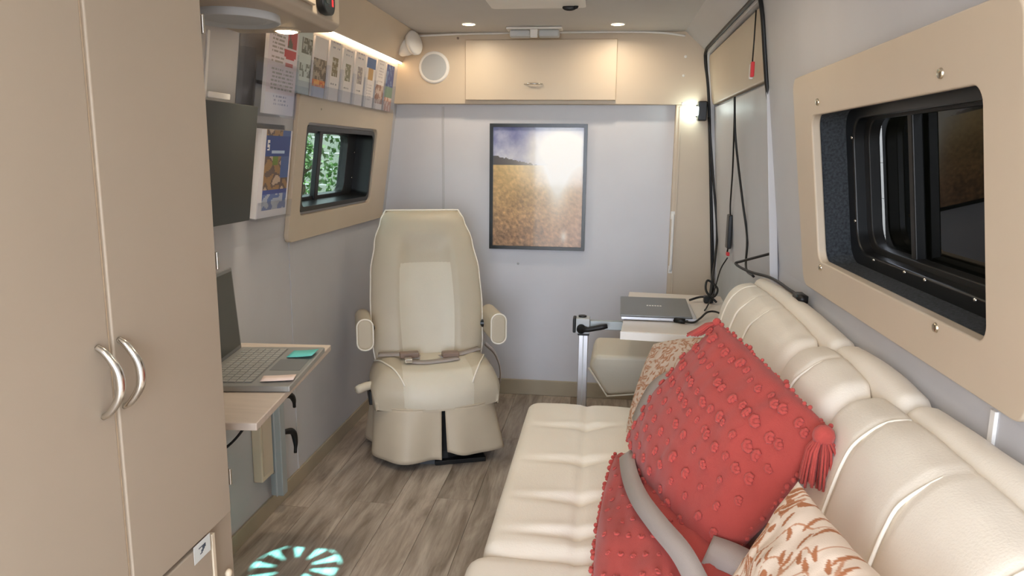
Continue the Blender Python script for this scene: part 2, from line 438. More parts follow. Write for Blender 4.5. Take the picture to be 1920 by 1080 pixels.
wr = thing('window_2', None, None, (0, 0, 0)); wr['kind'] = 'structure'
ring('window_panel', rrect(.985, 2.10, .968, 1.515, .035), rrect(1.09, 1.935, 1.055, 1.412, .03), .0, .022, FR, M_beige, wr, bevel=.005)
ring('window_lining', rrect(1.07, 1.97, 1.03, 1.43, .05), rrect(1.085, 1.95, 1.045, 1.415, .05), -.075, .010, FR, M_carp, wr)
ring('window_frame', rrect(1.04, 2.0, 1.01, 1.46, .07), rrect(1.11, 1.905, 1.075, 1.392, .06), -.10, -.062, FR, M_blackp, wr, bevel=.006)
ring('window_track', rrect(1.10, 1.915, 1.065, 1.40, .06), rrect(1.118, 1.875, 1.088, 1.385, .055), -.115, -.088, FR, M_black, wr, bevel=.004)
slab(G(), 1.635, 1.66, 1.08, 1.39, -.118, -.095, FR).go('window_mullion', M_blackp, wr, bevel=.004)
slab(G(), 1.11, 1.88, 1.075, 1.395, -.125, -.121, FR).go('window_pane', M_glassD, wr)
for y, z in ((1.868, 1.441), (1.21, 1.438), (1.915, 1.041), (1.25, 1.042)):
    g = G(); g.lathe([(0, .004), (.0065, .004), (.008, .002), (.0085, 0)], FR(y, z, .022), (-1, 0, -.13)); g.go('panel_screw', M_gold, wr, smooth=True)
for y, z in ((1.90, 1.35), (1.90, 1.15), (1.78, 1.07), (1.6, 1.07), (1.5, 1.07), (1.3, 1.07)):
    g = G(); g.lathe([(0, .003), (.003, .003), (.004, 0)], FR(y, z, -.06), (-1, 0, -.13), n=10); g.go('frame_screw', M_chrome, wr, smooth=True)

# outside left: a leafy tree, a grey sided wall
def tree(name, c, r, label, n=2600, hgt=2.4):
    t = thing(name, label, 'tree', (c[0], c[1], -.7))
    G().tube(smoothpts([(0, 0, 0), (.1, .05, .9), (-.05, 0, 1.7), (.05, .1, hgt)], 5), .06).go('trunk', M_bark, t, smooth=True)
    g = G()
    for i in range(n):
        u = Vector((random.gauss(0, 1), random.gauss(0, 1), random.gauss(0, 1))).normalized() * r * random.random() ** .4
        p = Vector((0, 0, hgt)) + Vector((u.x, u.y, u.z * 1.2))
        a = Vector((random.gauss(0, 1), random.gauss(0, 1), random.gauss(0, 1))).normalized() * .035
        b = a.cross(Vector((random.gauss(0, 1), random.gauss(0, 1), random.gauss(0, 1)))).normalized() * .02
        g.add([p - a, p + b, p + a, p - b], [(0, 1, 2, 3)])
    g.go('foliage', M_leaf, t)
tree('tree', (-2.9, 5.0), .95, 'leafy green tree seen through the left window')
tree('tree', (-3.2, 7.6), .9, 'smaller leafy tree behind the first one, outside the left window', 1800, 1.9)
hs = thing('house_wall', 'pale grey sided wall outside seen through the left window', 'house', (-3.9, 9.3, -.7))
for i in range(12):
    G().box(-1.8, 1.8, -.02, .02, i * .2, i * .2 + .19).go('siding_board', M_siding, hs, bevel=.005).rotation_euler = (0, 0, R(-20))
# outside right: dark cladding close by
gw = thing('garage_wall', 'dark cladding close outside the right tinted window', 'wall', (1.75, 3.0, -.7))
for i in range(28):  # boards stacked extra high so the wall blocks sun at the right window
    G().box(-.03, .03, -3.2, 3.2, i * .22, i * .22 + .2199).go('cladding_board', M_siding2, gw, bevel=.005)

# ------------------------------------------------------------------ sliding side door (right, front)
dr = thing('door_1', None, None); dr['kind'] = 'structure'
def FD(y, z, d): return FR(y, z, d)
plate('outer_skin', rrect(2.40, 3.90, .45, 1.86, .03), -.075, -.053, FD, M_wall, dr)
plate('lower_panel', rrect(2.50, 3.87, .50, 1.545, .03), -.050, -.02, FD, M_wall, dr, bevel=.004)
plate('upper_panel', rrect(2.53, 3.86, 1.555, 1.79, .05), -.045, -.012, FD, M_beige, dr, bevel=.006)
ring('door_frame', rrect(2.49, 3.88, .50, 1.83, .05), rrect(2.515, 3.85, .60, 1.80, .07), -.03, -.003, FD, M_wall, dr, bevel=.004)
plate('door_pocket', rrect(2.56, 3.80, .55, .86, .06), -.02, .005, FD, M_greyp, dr, bevel=.01)
g = G(); pts = [FD(y, z, .004) for y, z in ((2.52, .9), (2.50, 1.2), (2.495, 1.6), (2.50, 1.76), (2.56, 1.812), (2.8, 1.818), (3.6, 1.818), (3.80, 1.81), (3.85, 1.76), (3.855, 1.5), (3.855, .55))]
pts = smoothpts(pts, 6)
rr = [.004 if p.y < 2.6 and p.z < 1.5 else .008 for p in pts]
g.tube(pts, rr, 8).go('door_seal', M_black, dr, smooth=True, label='black rubber seal')
# ------------------------------------------------------------------ front wall: cupboard, picture
uc = thing('overhead_cupboard', 'beige overhead cupboard across the top of the front wall', 'cupboard', (-.35, YB - .002, 1.56))
G().box(-.77, .92, -.055, 0, 0, .35).go('body', M_beige, uc, bevel=.004)
d = G().box(-.38, .385, -.075, -.056, .018, .315).go('door', M_beige, uc, bevel=.005)
g = G(); hx = -.03
g.tube(smoothpts([(hx - .045, -.076, .098), (hx - .03, -.088, .098), (hx, -.094, .098), (hx + .03, -.088, .098), (hx + .045, -.076, .098)], 5), [.003] * 5 + [.004] * 11 + [.003] * 5, 8)
g.go('handle', M_chrome, d, smooth=True, label='small chrome bow handle')
sp = thing('wall_speaker', 'round white speaker on the front wall left of the cupboard door', 'speaker', (-.895, YB - .056, 1.742))
G().lathe([(0, .006), (.064, .008), (.066, .010), (.078, .008), (.081, 0)], (0, 0, 0), (0, -1, 0)).go('rim', M_whitep, sp, smooth=True)
G().lathe([(0, .0115), (.05, .011), (.066, .0095)], (0, 0, 0), (0, -1, 0)).go('grille', M_mesh, sp, smooth=True)
for i, (x, z) in enumerate(((.365, 1.565), (.362, 1.70), (.368, 1.79))):
    g = G(); g.lathe([(0, .003), (.005, .003), (.007, 0)], (x + .35, -.055, z - 1.56), (0, -1, 0), n=12); g.go('screw', M_whitep, uc, smooth=True)
G().cyl((-.42, -.055, .325), (-.42, -.06, .325), .006, 12).go('screw', M_buckle, uc)

pf = thing('framed_picture', 'black framed picture of a golden wheat field in low sun on the grey front wall', 'picture', (-.356, YB, 1.137))
FP = lambda a, b, d: Vector((a, -d, b))
ring('frame', rrect(-.254, .254, -.328, .328, .001, 1), rrect(-.236, .236, -.310, .310, .001, 1), 0, .022, FP, M_frame, pf, bevel=.002)
def wheat(u, v):
    n = noise.fractal(Vector((u * 5, v * 6, 1)), .8, 2.1, 5); n2 = noise.fractal(Vector((u * 26, v * 34 + u * 8, 4)), .9, 2, 4)
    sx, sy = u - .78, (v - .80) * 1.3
    sun_glare = math.exp(-(sx * sx * 5 + sy * sy * 8.5)) * 1.35  # printed low sun, plus daylight glare on the glass painted into the colours
    if v > .685:
        t = (v - .685) / .315
        c = Vector((205, 208, 226)).lerp(Vector((84, 92, 158)), min(1, max(0, t * .9 + n * .5)))
        hill = .685 + .075 * max(0, min(1, (.5 - u) * 2.1)) + .012 * noise.noise(Vector((u * 30, 2, 0)))
        if v < hill and u < .52: c = Vector((78, 72, 70))
    else:
        t = (.685 - v) / .685
        c = Vector((224, 188, 122)).lerp(Vector((166, 128, 92)), min(1, t * 1.15))
        c = c * (1 + n2 * (.08 + .26 * t) + n * .10)
        c = c.lerp(Vector((214, 176, 168)), .45 * max(0, u - .45) / .55)
        sun_glare += .9 * math.exp(-((u - .72) ** 2 * 90 + (v - .58) ** 2 * 14)) + .7 * math.exp(-((u - .80) ** 2 * 900 + (v - .09) ** 2 * 500))
    g_ = min(1, max(0, sun_glare))
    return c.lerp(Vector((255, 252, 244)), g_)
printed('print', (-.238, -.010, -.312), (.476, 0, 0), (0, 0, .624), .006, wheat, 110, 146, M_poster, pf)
G().lathe([(0, .003), (.005, .003), (.007, 0)], (-.455, YB, .73), (0, -1, 0), n=12).go('trim_8', M_greyp, smooth=True)
bpy.data.objects['trim_8']['kind'] = 'structure'

pu = thing('pull_handle', 'tall slim white grab bar on the beige pillar right of the picture', 'grab handle', (.345, 3.858, .87))
G().tube(smoothpts([(0, 0, .14), (0, -.018, .13), (0, -.022, 0), (0, -.018, -.13), (0, 0, -.14)], 6), .0075, 10).go('bar', M_whitep, pu, smooth=True)
for z in (-.16, .12): G().box(-.01, .01, -.003, .0, z, z + .04).go('mount', M_whitep, pu, bevel=.001)

cl = thing('clip_lamp', 'small black clip lamp glowing cool white beside the side door', 'lamp', (.432, 3.82, 1.53))
G().box(.005, .048, -.02, .03, -.05, .045).go('housing', M_blackp, cl, bevel=.006)
G().box(-.052, .006, -.024, .016, -.024, .018).go('diffuser', M_lampc, cl, bevel=.004)
G().box(-.0, .04, .03, .042, -.03, .03).go('clip', M_blackp, cl, bevel=.004)

# ------------------------------------------------------------------ ceiling fittings
def downlight(x, y, label, z=1.91, energy=1.7):
    t = thing('recessed_downlight', label, 'ceiling light', (x, y, z), 0, 'warm recessed downlights')
    G().lathe([(.030, -.004), (.0315, -.0045), (.034, -.002), (.035, 0)]).go('trim_ring', M_whitep, t, smooth=True)
    G().lathe([(0, -.003), (.030, -.0035), (.0305, 0)]).go('lens', M_lamp, t, smooth=True)
    l = light('downlight_lamp', 'AREA', (x, y, z - .008), energy, (1, .86, .68), size=.05, shape='DISK'); l.data.spread = R(165)
    return t
downlight(-.665, 3.585, 'left recessed downlight in the ceiling before the overhead cupboard')
downlight(.03, 3.625, 'right recessed downlight in the ceiling before the overhead cupboard')
for i, (x, y) in enumerate(((-.665, 1.9), (.03, 1.9), (-.5, .2), (.03, .2))):  # unseen downlights added out of view to put highlights on the sofa
    downlight(x, y, ('left', 'right')[i % 2] + (' added unseen downlight over the sofa' if i < 2 else ' added unseen downlight at the rear of the van'))

vt = thing('roof_vent', 'white roof fan vent in the ceiling, only its front edge in view', 'roof vent', VENT)
r4 = lambda a, n: rrect(-a, a, -a, a, .02, n)
FC = lambda a, b, d: Vector((a, b, d))
ring('garnish', rrect(-.19, .19, -.18, .33, .02), rrect(-.165, .165, -.155, .155, .03), -.045, -.018, FC, M_whitep, vt, bevel=.004)
ring('collar', rrect(-.168, .168, -.158, .158, .02), rrect(-.160, .160, -.150, .150, .02), -.045, .05, FC, M_whitep, vt)
# round shroud plate with the fan opening
out = []; inn = []
for i in range(48):
    a = 2 * PI * i / 48; c, s = math.cos(a), math.sin(a); k = .166 / max(abs(c), abs(s))
    out.append((k * c, k * s)); inn.append((.142 * c, .142 * s))
ring('shroud', out, inn, -.036, -.030, FC, M_whitep, vt)
G().cyl((0, 0, -.045), (0, 0, -.01), .052, 28).go('hub', M_whitep, vt, bevel=.004)
for i in range(10):
    a = 2 * PI * i / 10 + .30; v = []
    for k, r in enumerate((.048, .08, .11, .138)):
        hw = .010 + r * .105
        v += [(r * math.cos(a) - hw * math.sin(a) + 0, r * math.sin(a) + hw * math.cos(a), -.022), (r * math.cos(a) + hw * math.sin(a), r * math.sin(a) - hw * math.cos(a), -.036)]
    mk('blade', v, [(2 * k, 2 * k + 1, 2 * k + 3, 2 * k + 2) for k in range(3)], M_whitep, vt, solid=.002)
ring('dome_rim', rrect(-.2, .2, -.2, .2, .03), rrect(-.18, .18, -.18, .18, .03), .05, .08, FC, M_whitep, vt)
plate('dome_lid', rrect(-.2, .2, -.2, .2, .03), .082, .087, FC, M_dome, vt)
G().sphere((.125, .285, -.05), .016, sc=(1.8, .5, .8)).sphere((.15, .285, -.046), .01).go('crank_knob', M_black, vt, smooth=True)

fx = thing('ceiling_bracket', 'white plastic bracket with clear wings under the ceiling above the cupboard', 'bracket', (-.365, 3.70, 1.91))
G().box(-.135, .135, -.03, .05, -.012, -.001).go('base', M_whitep, fx, bevel=.004)
G().box(-.018, .018, -.034, -.018, -.052, -.012).go('catch', M_whitep, fx, bevel=.004)
for s in (-1, 1):
    G().box(min(s * .02, s * .12), max(s * .02, s * .12), -.015, .04, -.045, -.0125).go('wing', M_greyp, fx, bevel=.008)
bl = thing('bullet_speaker', 'white swivel speaker in the front left corner under the ceiling', 'speaker', (-1.0, 3.74, 1.835))
ax = Vector((.62, -.25, .12)).normalized()
G().lathe([(0, -.05), (.03, -.048), (.046, -.03), (.05, 0), (.05, .022), (.045, .03), (0, .03)], (-.015, 0, 0), ax, 24).go('housing', M_whitep, bl, smooth=True)
G().lathe([(0, .034), (.04, .036), (.058, .045), (.060, .060), (.052, .068), (0, .066)], (-.015, 0, 0), ax, 24).go('front_ring', M_whitep, bl, smooth=True)
G().cyl((.01, .03, .02), (.03, .07, .05), .012).go('bracket', M_whitep, bl, smooth=False)

# ------------------------------------------------------------------ tall wardrobe cabinet (left foreground)
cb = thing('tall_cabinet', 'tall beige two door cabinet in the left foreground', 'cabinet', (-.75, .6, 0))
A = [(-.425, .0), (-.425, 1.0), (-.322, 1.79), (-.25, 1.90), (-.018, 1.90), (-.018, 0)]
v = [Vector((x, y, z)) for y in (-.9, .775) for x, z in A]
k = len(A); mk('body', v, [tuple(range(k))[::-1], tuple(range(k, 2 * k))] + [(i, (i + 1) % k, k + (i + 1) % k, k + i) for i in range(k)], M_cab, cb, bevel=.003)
hl = []
for nm, y0, y1, hy in (('left', -.30, .4175, .388), ('right', .4265, .745, .438)):
    d = G().box(-.017, 0, y0, y1, .572, 1.885).go('door', M_cab, cb, bevel=.0035)
    g = G(); g.tube(smoothpts([(0, hy, 1.018), (.014, hy, 1.008), (.030, hy, .985), (.034, hy, .962), (.030, hy, .94), (.014, hy, .917), (0, hy, .907)], 6), [.0045 + .0025 * math.sin(PI * i / 36) for i in range(37)], 12)
    g.go('handle', M_chrome, d, smooth=True, label='chrome bow handle')
G().box(-.020, -.006, .4170, .4270, .572, 1.885).go('edge_strip', M_band, cb, label='paler strip between the two doors')
d = G().box(-.017, -.002, -.30, .665, .06, .562).go('door', M_cab, cb, bevel=.0035)
for z in (1.54, 1.098, .648): G().box(-.016, .003, .7445, .7505, z - .017, z + .017).go('hinge', M_chrome, cb, bevel=.001)
def stick(u, v):
    if abs(u - .5) < .22 and ((.62 < v < .72) or (abs(v - .5) < .2 and u > .55 and v > .5) or (abs(u - .62 + (.62 - v) * .6) < .09 and .3 < v < .62)): return (70, 84, 100)
    return (226, 232, 228)
st = printed('sticker', (.0005, .60, .535), (0, .058, 0), (0, 0, .036), .0006, stick, 14, 14, M_print, cb, label='small white sticker with a dark mark')
G().sphere((-.004, .726, .443), .009, sc=(.8, 1, 1)).go('knob', M_band, cb, smooth=True)
G().box(-.020, .0, .667, .676, .06, .562).go('edge_strip', M_band, cb)

# overhead locker beyond it
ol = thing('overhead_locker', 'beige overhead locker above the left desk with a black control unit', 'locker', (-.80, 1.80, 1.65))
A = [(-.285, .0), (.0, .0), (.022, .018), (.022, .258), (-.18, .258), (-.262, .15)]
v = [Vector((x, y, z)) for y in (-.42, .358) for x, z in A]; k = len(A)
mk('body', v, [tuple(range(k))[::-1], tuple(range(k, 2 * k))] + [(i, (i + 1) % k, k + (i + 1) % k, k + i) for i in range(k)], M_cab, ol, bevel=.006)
G().box(.022, .034, -.40, .15, .035, .25).go('door', M_cab, ol, bevel=.004)
g = G(); loop = rrect(.175, .262, .025, .18, .03, 5)
plate('control_unit', loop, .022, .045, lambda a, b, d: Vector((d, a, b)), M_blackp, ol, bevel=.004, label='black rounded control unit')
G().box(.045, .047, .19, .212, .05, .17).go('control_strip', M_scr, ol, bevel=.001)
G().box(.045, .047, .235, .243, .048, .066).go('indicator', M_redp, ol)
pk = thing('puck_light', 'bright warm puck light under the overhead locker', 'light', (-.922, 2.115, 1.65), 0)
G().lathe([(.031, -.003), (.036, -.004), (.040, 0)]).go('trim_ring', M_band, pk, smooth=True)
G().lathe([(0, -.007), (.022, -.0065), (.032, -.002), (.032, 0)]).go('lens', M_lamp, pk, smooth=True)
l = light('puck_lamp', 'AREA', (-.922, 2.115, 1.638), .8, (1, .86, .68), size=.05, shape='DISK'); l.data.spread = R(90)
rd = thing('round_vent', 'round pale grey vent dish under the overhead locker beside the cabinet', 'vent', (-.945, 1.86, 1.65))
G().lathe([(0, -.012), (.085, -.014), (.098, -.010), (.104, -.020), (.110, -.018), (.108, 0)]).go('rim', M_greyp, rd, smooth=True)
G().lathe([(0, -.018), (.05, -.017), (.09, -.012)]).go('dish', M_mesh, rd, smooth=True)

# ------------------------------------------------------------------ TV and its bracket, wall papers
tv = thing('television', 'dark wall mounted television seen edge on beside the tall cabinet', 'television', (0, 0, 0))
FTV = lambda a, b, d: FL(a, b, d)
plate('screen', rrect(1.56, 2.195, 1.105, 1.452, .006, 3), .060, .068, FTV, M_scr, tv, bevel=.002)
plate('back_cover', rrect(1.60, 2.15, 1.14, 1.42, .01, 3), .03, .06, FTV, M_blackp, tv, bevel=.004)
plate('wall_mount', rrect(1.75, 1.95, 1.2, 1.36, .01, 3), .0, .03, FTV, M_blackp, tv)
br = thing('cable_cover', 'white L shaped cable cover above the television', 'cable cover', (0, 0, 0))
plate('upright', rrect(1.912, 1.925, 1.455, 1.63, .003, 2), .046, .052, FL, M_whitep, br, bevel=.002)
plate('foot', rrect(1.925, 2.045, 1.458, 1.475, .003, 2), .046, .056, FL, M_whitep, br, bevel=.002)

def rackframe(y0, y1, z0, z1, d):  # corners of an upright sheet on the left wall seen from the room: left = far? (y grows away)
    a = FL(y0, z0, d); b = FL(y1, z0, d); c = FL(y0, z1, d)
    return a, b - a, c - a

def doc_big(u, v):
    c = (238, 224, 226)
    if v < .22: c = (236, 232, 240)
    if u > .62 and v > .72 and u < .95: c = (92, 84, 72) if u < .8 and noise.noise(Vector((u * 9, v * 9, 0))) > -.1 else (192, 64, 76)
    if .52 < u < .95 and .60 < v < .70 and (v - .60) > abs(u - .74) * .2 - .02: c = (196, 52, 64)
    if .60 < u < .85 and .5 < v < .59 and int(v * 60) % 2: c = (200, 90, 100)
    if .12 < u < .52 and v > .52 and int(v * 46) % 2 and noise.noise(Vector((u * 22, int(v * 46), 3))) > -.15: c = (176, 160, 150)
    if .15 < u < .9 and .24 < v < .48 and int(v * 50) % 2 and noise.noise(Vector((u * 26, int(v * 50), 3))) > -.1: c = (178, 172, 160)
    if .25 < u < .8 and .10 < v < .2 and int(v * 50) % 2 and noise.noise(Vector((u * 20, int(v * 50), 5))) > 0: c = (170, 170, 196)
    return c
P0, U, V = rackframe(2.275, 2.495, 1.435, 1.735, .048)
hb = thing('flyer_holder', 'clear acrylic flyer holder on the left wall under the locker', 'holder', (0, 0, 0))
plate('back_plate', rrect(2.18, 2.50, 1.43, 1.74, .004, 2), .0, .004, FL, M_acr, hb)
plate('front_plate', rrect(2.19, 2.50, 1.43, 1.60, .004, 2), .054, .057, FL, M_acr, hb)
slab(G(), 2.19, 2.50, 1.425, 1.43, 0, .057, FL).go('tray', M_acr, hb)
for y in (2.18, 2.497): slab(G(), y, y + .003, 1.43, 1.62, .004, .054, FL).go('side_plate', M_acr, hb)
o = printed('flyer', P0, U, V, .012, doc_big, 34, 50, M_print); tag(o, 'large white flyer with a red bow emblem in the holder under the locker', 'flyer')

rk = thing('leaflet_rack', 'clear acrylic leaflet rack along the left wall above the window', 'leaflet rack', (0, 0, 0))
plate('back_plate', rrect(2.52, 3.72, 1.515, 1.745, .004, 2), .0, .004, FL, M_acr, rk)
slab(G(), 2.52, 3.72, 1.508, 1.513, 0, .045, FL).go('tray', M_acr, rk)
slab(G(), 2.52, 3.72, 1.513, 1.56, .042, .045, FL).go('front_lip', M_acr, rk)
for i in range(9): slab(G(), 2.520 + i * .1485, 2.523 + i * .1485, 1.513, 1.64, .004, .042, FL).go('divider', M_acr, rk)
N3 = lambda u, v, s=0, k=9: noise.noise(Vector((u * k, v * k * 1.6, s)))
def txt(u, v, rows, s): return int(v * rows) % 2 and noise.noise(Vector((u * 18, int(v * rows), s))) > -.1
def lf(i):
    def f(u, v):
        W_ = (238, 230, 226)
        if i == 0:
            if .62 < v < .84 and u > .25: return (92, 96, 86) if N3(u, v, 1) > -.05 else (170, 176, 170)
            if .26 < v < .46 and u > .2: return (120, 126, 116) if N3(u, v, 2) > 0 else (196, 206, 200)
            return (206, 214, 208) if v > .12 else (176, 190, 192)
        if i == 1:
            if v < .30: return (214, 98, 36) if (v > .17 and N3(u, v, 4) > 0) else ((236, 170, 90) if v > .17 else (182, 190, 214))
            if v < .66: return (96, 78, 62) if N3(u, v, 3, 6) > 0 else (168, 152, 130)
            return W_
        if i in (2, 3, 4):
            if .42 < v < .74 and .3 < u < .8: return ((128, 112, 78), (136, 132, 106), (150, 140, 144))[i - 2] if N3(u, v, i) > -.2 else (198, 192, 178)
            if .24 < v < .36 and .25 < u < .8 and txt(u, v, 26, i): return (150, 146, 146)
            if v > .84 and .2 < u < .85 and txt(u, v, 26, i): return (176, 172, 180)
            return W_
        if i == 5:
            if v > .78: return (62, 104, 160)
            if v > .56 and .2 < u < .8: return (196, 152, 92)
            return W_ if not (.12 < v < .5 and .2 < u < .8 and txt(u, v, 34, i)) else (204, 196, 196)
        if i == 6:
            if .12 < v < .5: return (150, 108, 92) if N3(u, v, 7, 6) > 0 else (206, 186, 176)
            return W_ if not (v > .55 and txt(u, v, 30, i) and .2 < u < .8) else (200, 190, 190)
        if v > .52: return (60, 84, 150) if N3(u, v, 8, 5) > -.2 else (120, 150, 190)
        if v > .3: return (120, 150, 130)
        return (196, 142, 120) if N3(u, v, 9, 6) > -.1 else (226, 206, 196)
    return f
LN = ['grey green leaflet with a dark photo, first in the rack beside the large flyer', 'leaflet with brown photo and orange and pale blue foot, second in the rack',
      'white leaflet with an olive and black picture, third in the rack', 'white leaflet with a small grey green picture, between two like it in the rack',
      'white leaflet with a small mauve grey picture left of the blue topped one', 'white leaflet with blue top and ochre patch in the rack',
      'white leaflet with a reddish brown lower picture in the rack', 'blue leaflet with green and peach foot, farthest in the rack']
for i in range(8):
    y0 = 2.532 + i * .1485; t = (.012, 0, .006, -.004, .003, 0, .008, .004)[i]
    P0, U, V = rackframe(y0, y0 + .124, 1.515, 1.728 + t, .030)
    o = printed('leaflet', P0, U, V, .008, lf(i), 18, 34, M_print); tag(o, LN[i], 'leaflet', 'leaflets in the wall rack')

def mag(u, v):
    c = (236, 232, 236)
    if .16 < u < .95:
        if v > .70 and v < .93:
            c = (40, 72, 142)
            if .80 < v < .84 and u > .42 and txt(u, v, 80, 1): c = (120, 150, 200)
            if .73 < v < .77 and .35 < u < .78: c = (190, 210, 236)
            if .76 < v < .88 and .20 < u < .28 and (abs(v - .87) < .012 or abs(v - .82) < .012 or abs(v - .765) < .012 or (u < .22 and v > .82) or (u > .26 and v < .82)): c = (240, 240, 244)
        elif v > .26:
            n = N3(u, v, 12, 5)
            c = (158, 122, 82) if n > .05 else (104, 86, 80) if n > -.25 else (196, 172, 150)
            if u > .68 and v > .45: c = (70, 100, 160)
            if .40 < u < .58 and .60 < v < .70: c = (110, 136, 50)
            if v < .32: c = (60, 80, 156)
        elif v > .08: c = (96, 120, 178) if N3(u, v, 3, 6) > 0 else (176, 186, 204)
    return c
mh = thing('magazine_holder', 'clear acrylic magazine holder between television and left window', 'holder', (0, 0, 0))
plate('back_plate', rrect(2.285, 2.545, 1.09, 1.40, .004, 2), .0, .004, FL, M_acr, mh)
slab(G(), 2.285, 2.545, 1.088, 1.092, 0, .05, FL).go('tray', M_acr, mh)
slab(G(), 2.285, 2.545, 1.092, 1.15, .047, .05, FL).go('front_lip', M_acr, mh)
P0, U, V = rackframe(2.30, 2.535, 1.094, 1.385, .036)
o = printed('magazine', P0, U, V, .02, mag, 40, 60, M_print); tag(o, 'magazine with a blue header and brown photo in the holder by the television', 'magazine')

# ------------------------------------------------------------------ left swivel desk with open laptop
ld_ = thing('swivel_desk', 'wall mounted swivel desk on an aluminium post beside the tall cabinet', 'desk', (0, 0, 0))
co = [(-.771, 1.515), (-.859, 2.212), (-1.165, 2.19), (-1.085, 1.485)]
v = [Vector((x, y, z)) for z in (.681, .70) for x, y in co]
mk('tabletop', v, [(0, 1, 2, 3), (7, 6, 5, 4), (0, 4, 5, 1), (1, 5, 6, 2), (2, 6, 7, 3), (3, 7, 4, 0)], M_table, ld_, bevel=.003)
g = G().box(-1.172, -1.125, 2.385, 2.425, .075, .62).go('post', M_alumg, ld_, bevel=.004)
G().box(-1.15, -1.146, 2.381, 2.386, .075, .62).go('post_groove', M_greyp, ld_)
G().tube([(-1.14, 2.40, .60), (-1.12, 2.32, .63), (-1.02, 2.0, .66)], .016, 10).go('swing_arm', M_alumg, ld_, smooth=True)
G().cyl((-1.02, 1.98, .645), (-1.02, 1.98, .681), .06, 24).go('swivel_plate', M_blackp, ld_, bevel=.002)
for pts in (((-1.14, 2.44, .435), (-1.125, 2.475, .43), (-1.12, 2.495, .405), (-1.12, 2.50, .375)), ((-1.14, 2.44, .30), (-1.125, 2.485, .285), (-1.12, 2.495, .24), (-1.12, 2.49, .20))):
    G().tube(smoothpts(pts, 6), [.006 + .006 * math.sin(PI * min(1, .2 + i / 19)) for i in range(19)], 8).go('clamp_lever', M_black, ld_, smooth=True)
G().cyl((-1.155, 2.38, .17), (-1.155, 2.372, .17), .006, 10).go('screw', M_chrome, ld_)
ob = thing('outlet_box', 'beige plastic cable box on the left wall under the desk', 'cable box', (-1.186, 2.33, .17))
G().box(0, .035, -.045, .045, 0, .24).go('cover', M_band, ob, bevel=.005)
G().box(.035, .037, -.035, .035, .02, .22).go('face_plate', M_beige, ob, bevel=.001)
g = G().tube(smoothpts([(-.98, 2.02, .675), (-1.0, 2.04, .60), (-1.04, 2.04, .53), (-1.08, 2.0, .46), (-1.12, 1.96, .42), (-1.15, 1.86, .40), (-1.17, 1.7, .40)], 8), .004, 8)
tag(g.go('power_cable', M_wire, smooth=True), 'black power cable hanging under the left desk', 'cable')

lp = thing('open_laptop', 'open silver laptop with dark screen on the left desk', 'laptop', (-.835, 1.925, .7002), R(8.3))
# local: x towards the user (room), y along the laptop width, hinge at x=-.26
G().box(-.235, .02, -.195, .195, 0, .017).go('base', M_lap, lp, bevel=.004)
kb = G().box(-.215, -.085, -.17, .17, .0172, .0178).go('keyboard_deck', M_lapd, lp)
g = G()
for r_i in range(6):
    for c_i in range(15):
        x = -.212 + r_i * .0212; y = -.166 + c_i * .0222; g.box(x, x + .018, y, y + .019, .0178, .0192)
o = g.go('keys', M_key, lp); 
G().box(-.075, .008, -.055, .055, .0172, .0178).go('touchpad', M_lapd, lp, bevel=.0002)
Ms = Matrix.Translation((-.235, 0, .014)) @ Matrix.Rotation(R(-4), 4, 'Y')
lid = G().box(-.006, 0, -.195, .195, 0, .25, Ms).go('lid', M_lapd, lp, bevel=.002)
G().box(.0005, .0012, -.185, .185, .012, .24, Ms).go('display', M_scr, lid, label='dark laptop display')
def note(name, loc, rz, w, h, m, label, lift=.0):
    v = []; nn = 8
    for i in range(nn + 1):
        for j in range(2):
            x = -h / 2 + h * i / nn; z = .001 + lift * ((i / nn) ** 2)
            v.append((x, -w / 2 + j * w, z))
    f = [(2 * i, 2 * i + 1, 2 * i + 3, 2 * i + 2) for i in range(nn)]
    o = mk(name, v, f, m, solid=.0006, smooth=True); o.location = loc; o.rotation_euler = (0, 0, rz); return tag(o, label, 'sticky note' if 'sticky' in label else 'card')
note('sticky_note', (-.872, 2.02, .7202), R(6), .075, .075, M_note, 'teal sticky note on the far corner of the open laptop', .006)
note('business_card', (-.840, 1.783, .7202), R(14), .05, .085, M_pink, 'pale pink card on the near corner of the open laptop', .002)

# ------------------------------------------------------------------ right swivel table with closed laptop
rt = thing('swivel_table', 'small pale swivel table with a white edge on an aluminium post behind the sofa', 'table', (0, 0, 0))
v = [Vector((x, y, z)) for z in (.645, .678) for x, y in ((.072, 2.66), (.50, 2.62), (.54, 3.42), (.125, 3.46))]
tt = mk('tabletop', v, [(0, 1, 2, 3), (7, 6, 5, 4), (0, 4, 5, 1), (1, 5, 6, 2), (2, 6, 7, 3), (3, 7, 4, 0)], M_tablew, rt, bevel=.004)
v = [Vector((x, y, z)) for z in (.647, .676) for x, y in ((.070, 2.655), (.50, 2.615), (.50, 2.622), (.071, 2.663))]
mk('edge_strip', v, [(0, 1, 2, 3), (7, 6, 5, 4), (0, 4, 5, 1), (1, 5, 6, 2), (2, 6, 7, 3), (3, 7, 4, 0)], M_whitep, tt)
G().box(-.088, -.050, 2.88, 2.92, .0, .605).go('post', M_alum, rt, bevel=.003)
G().box(-.071, -.067, 2.8785, 2.881, .05, .60).go('post_groove', M_greyp, rt)
G().box(-.092, -.046, 2.876, 2.924, .600, .618).go('post_cap', M_black, rt, bevel=.003)
G().box(-.10, -.045, 2.865, 2.925, .61, .672).go('clamp_block', M_greyp, rt, bevel=.004)
G().box(-.112, -.10, 2.868, 2.922, .612, .672).go('clamp_face', M_black, rt, bevel=.004)
G().cyl((-.075, 2.90, .672), (-.075, 2.90, .678), .016).go('clamp_screw', M_black, rt)
G().box(-.045, .20, 2.885, 2.915, .625, .660).go('swing_arm', M_alumg, rt, bevel=.003)
